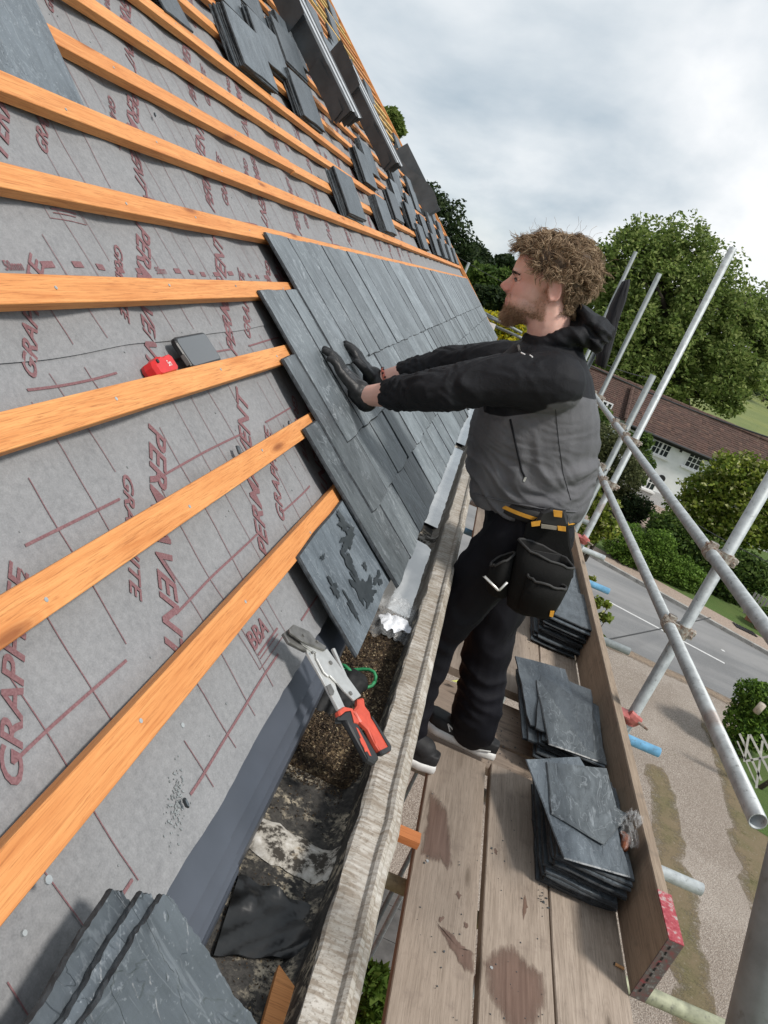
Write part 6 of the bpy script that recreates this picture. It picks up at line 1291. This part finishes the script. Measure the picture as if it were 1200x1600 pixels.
shrub('clipped_hedge', 'bright green clipped hedge along the pavement', [(965, 850, 24), (990, 862, 30), (1015, 872, 30), (1040, 885, 30), (1065, 898, 30), (1085, 908, 24), (985, 835, 20), (1030, 850, 24)], 25, 22000, .045, HED, 'hedge', shell=.6, gap=.25, seed=26)
shrub('lime_sapling', 'lime green sapling growing up beside the scaffold standards', [(935, 800, 18), (950, 825, 20), (920, 835, 18), (905, 850, 12), (960, 790, 10), (925, 770, 14)], 17, 3800, .055, YEL, 'sapling', shell=.15, gap=.45, gscale=3, seed=27)
shrub('maple_sapling', 'thin sapling with yellow green leaves below the blue tube', [(935, 940, 10), (945, 965, 10), (930, 962, 8), (925, 905, 7), (948, 945, 7), (936, 995, 8)], 9.5, 420, .040, YEL, 'sapling', shell=.1, gap=.3, gscale=3, seed=28)
shrub('yard_bush', 'bright leafed bush far below the gutter in the gap', [(585, 1530, 26), (592, 1570, 30), (575, 1590, 26)], 2.4, 2600, .03, HED, 'bush', shell=.3, gap=.3, seed=29)
shrub('left_shrub', 'shrub glimpsed below the left eaves of the cottage', [(935, 650, 20), (925, 700, 24), (915, 760, 26)], 33, 5000, .06, MID, shell=.4, seed=30)
# ivy covered stump and trellis
ivp = Vector((*g(1150, 1176), G)); iv = thing('ivy_stump', 'old post smothered in bright ivy beside the drive', 'ivy', ivp)
ih = yat(1185, 1080, ivp.y).z - G
put(leaves('ivy', [bl(px_, py_, r_, ivp.y + dy_, 1, .9) for px_, py_, r_, dy_ in ((1172, 1082, 24, 0), (1182, 1112, 34, 0), (1160, 1125, 28, -.1), (1198, 1140, 36, .1), (1150, 1156, 22, -.1), (1190, 1092, 28, .15), (1175, 1150, 26, -.1))], 9000, .040, IVY, None, shell=.62, gap=.2, seed=31), iv)
mb = MB(); mb.path([ivp, ivp + Vector((.05, 0, ih * .5)), ivp + Vector((.08, 0, ih * .85))], [.18, .13, .06], 10); put(mb.obj('post', BARK, None, True), iv); mb = MB(); q = yat(1181, 1113, ivp.y - .42); mb.path([q, q + Vector((.02, -.02, .22))], .07, 10); put(mb.obj('cut_branch', plain('cut_wood', (.42, .37, .30), .8), None, True), iv)
tr = thing('trellis', 'weathered white diamond trellis panel below the ivy', 'trellis', (*g(1175, 1235), G)); TW = plain('white_trellis', (.52, .51, .48), .8, var=.2, scale=12)
ty = Vector(g(1172, 1238)).y; 
def tbar(p, q, w=.02):
    mb = MB(); a, c = yat(*p, ty), yat(*q, ty); d = (c - a).normalized(); n_ = Vector((0, 1, 0)).cross(d).normalized(); M_ = Matrix((d, Vector((0, 1, 0)), n_)).transposed(); tbar.k += 1; mb.box((a + c) / 2 + Vector((0, .014 * (tbar.k % 2), 0)), ((c - a).length, .012, w * 2), M_); put(mb.obj('slat', TW), tr)
tbar.k = 0
for p, q in (((1156, 1147), (1190, 1220)), ((1172, 1148), (1207, 1216)), ((1190, 1148), (1222, 1212)), ((1170, 1148), (1163, 1190)), ((1192, 1158), (1182, 1232)), ((1212, 1160), (1204, 1225)), ((1165, 1190), (1225, 1178))): tbar(p, q)
tbar((1152, 1158), (1182, 1226), .012)
mb = MB(); q = Vector((*g(1186, 1232), G)); mb.path([q, q + Vector((.25, .02, .55))], [.05, .035], 8); tag(mb.obj('leaning_stake', BARK, None, True), 'thick brown stake leaning against the trellis foot', 'stake')
# flower pot, drain grate, low brick edge
pp = Vector((*g(1188, 985), G)); pot = thing('flower_pot', 'terracotta flower pot on the garden edge under the upper rail', 'flower pot', pp)
mb = MB(); mb.loft([[(pp.x + r * math.cos(a), pp.y + r * math.sin(a), pp.z + z) for a in [i * math.pi / 8 for i in range(16)]] for r, z in ((.20, 0), (.30, .40), (.33, .40), (.33, .47), (.28, .47), (.27, .42))]); put(mb.obj('pot', plain('terracotta', (.36, .115, .065), .8)), pot); put(leaves('plant', [((pp.x, pp.y, pp.z + .6), (.3, .3, .22))], 900, .05, MID, None, seed=33), pot)
a, c = Vector((*g(1149, 978), G)), Vector((*g(1180, 993), G)); dgr = thing('drain_grate', 'dark slotted drain grate in the pavement by the kerb', 'drain grate', a); d = (c - a).normalized(); n_ = Vector((-d.y, d.x, 0))
for i in range(7): p = a + (c - a) * (i / 6.5); mb = MB(); mb.box(p + Vector((0, 0, .03)), (.07, .34, .02), Matrix.Rotation(math.atan2(d.y, d.x) + .35, 3, 'Z')); put(mb.obj('slot', BLK), dgr)
mb = MB(); p0, p1 = Vector((*g(1165, 968), G)), Vector((*g(1240, 1010), G)); dd_ = (p1 - p0); wl_ = thing('brick_edging', 'low red brick edging wall above the drain grate', 'edging', p0)
for i in range(18): mb = MB(); p = p0 + dd_ * (i / 18); mb.box(p + Vector((0, 0, .12)), (dd_.length / 19, .11, .24), Matrix.Rotation(math.atan2(dd_.y, dd_.x), 3, 'Z')); put(mb.obj('brick', WALL), wl_)
fe = thing('picket_fence', 'grey picket fence behind the brick edging at the right', 'fence', p0)
for i in range(12): mb = MB(); p = p0 + dd_ * (i / 14) + Vector((.1, .6, 0)); mb.box(p + Vector((0, 0, .4)), (.07, .02, .8), Matrix.Rotation(math.atan2(dd_.y, dd_.x), 3, 'Z')); put(mb.obj('picket', plain('grey_picket', (.30, .285, .26), .85) if i == 0 else bpy.data.materials['grey_picket']), fe)
# overhead cables
CAB = plain('cable_sheath', (.035, .035, .037), .6)
def cable(name, lab, a, c, ya, yc, r, sag=.3):
    mb = MB(); p, q = yat(*a, ya), yat(*c, yc); pts = [p.lerp(q, i / 16) - Vector((0, 0, sag * 4 * (i / 16) * (1 - i / 16))) for i in range(17)]; mb.path(pts, r, 6); tag(mb.obj(name, CAB, None, True), lab, 'cable')
cable('overhead_cable', 'thick black overhead cable crossing the meadow above the cottage', (900, 560), (1320, 720), 33, 27, .030, .25); cable('overhead_cable', 'thin cable slanting across the lane below the lower rail', (930, 1003), (1110, 965), 12, 19, .014, .02); cable('overhead_cable', 'faint overhead wire in front of the hill trees', (690, 385), (830, 462), 40, 36, .012, .1); cable('overhead_cable', 'dark wire crossing the garden shrubs behind the rails', (1090, 820), (1260, 905), 20, 18, .010, .05); cable('overhead_cable', 'slack wire below the hanging jacket', (925, 560), (1010, 590), 24, 24, .012, .05)
# scaffold corner beyond the roof end
fs = thing('far_scaffold', 'far scaffold tubes at the roof corner beside the beard', 'scaffold', (1, 14.2, 0))
for a, c in (((755, 492), (800, 512)), ((755, 488), (815, 520)), ((770, 508), (815, 528))): mb = MB(); mb.path([yat(*a, 14.6), yat(*c, 14.2)], .0242, 10); put(mb.obj('tube', GALV_D, None, True), fs)
mb = MB(); q = yat(733, 410, 14.4); mb.path([q, Vector((q.x, q.y, G))], .0242, 10); put(mb.obj('tube', GALV_D, None, True), fs)
mb = MB(); P = [yat(x, y, 13.9) for x, y in ((757, 500), (775, 507), (770, 522), (763, 512))]; mb.prism(P, (0, .01, 0)); tag(mb.obj('white_board', WFR), 'white board end at the far roof corner', 'board')
# jacket hung over a standard
jk = thing('hanging_jacket', 'black jacket hung over a scaffold pole behind the worker', 'jacket', (1.12, 7.6, 1.0))
tube('standard', (*yat(976, 452, 7.75)[:2], G), yat(976, 452, 7.75), GALV_D)
rings = []
for i, (l, r_) in enumerate((((972, 440), (984, 436)), ((966, 452), (983, 446)), ((955, 475), (977, 470)), ((948, 492), (970, 492)), ((940, 515), (962, 520)), ((934, 545), (953, 550)), ((930, 568), (945, 575)))):
    a, c = yat(*l, 7.55), yat(*r_, 7.55); m = (a + c) / 2; w = (c - a) / 2; R_ = []
    for k in range(20): q = 2 * math.pi * k / 20; R_.append(m + w * math.cos(q) * (1 + .12 * math.sin(k * 2.1 + i)) + Vector((0, 1, 0)) * math.sin(q) * (.05 + .03 * min(i, 4)) * (1 + .2 * math.sin(k * 3 + i * .5)))
    rings.append(R_)
mb = MB(); mb.loft(rings); CLO = plain('black_cloth', (.006, .006, .009), .8, var=.3, scale=14, bs=.4, bd=.01); put(mb.obj('cloth', CLO, None, True), jk)
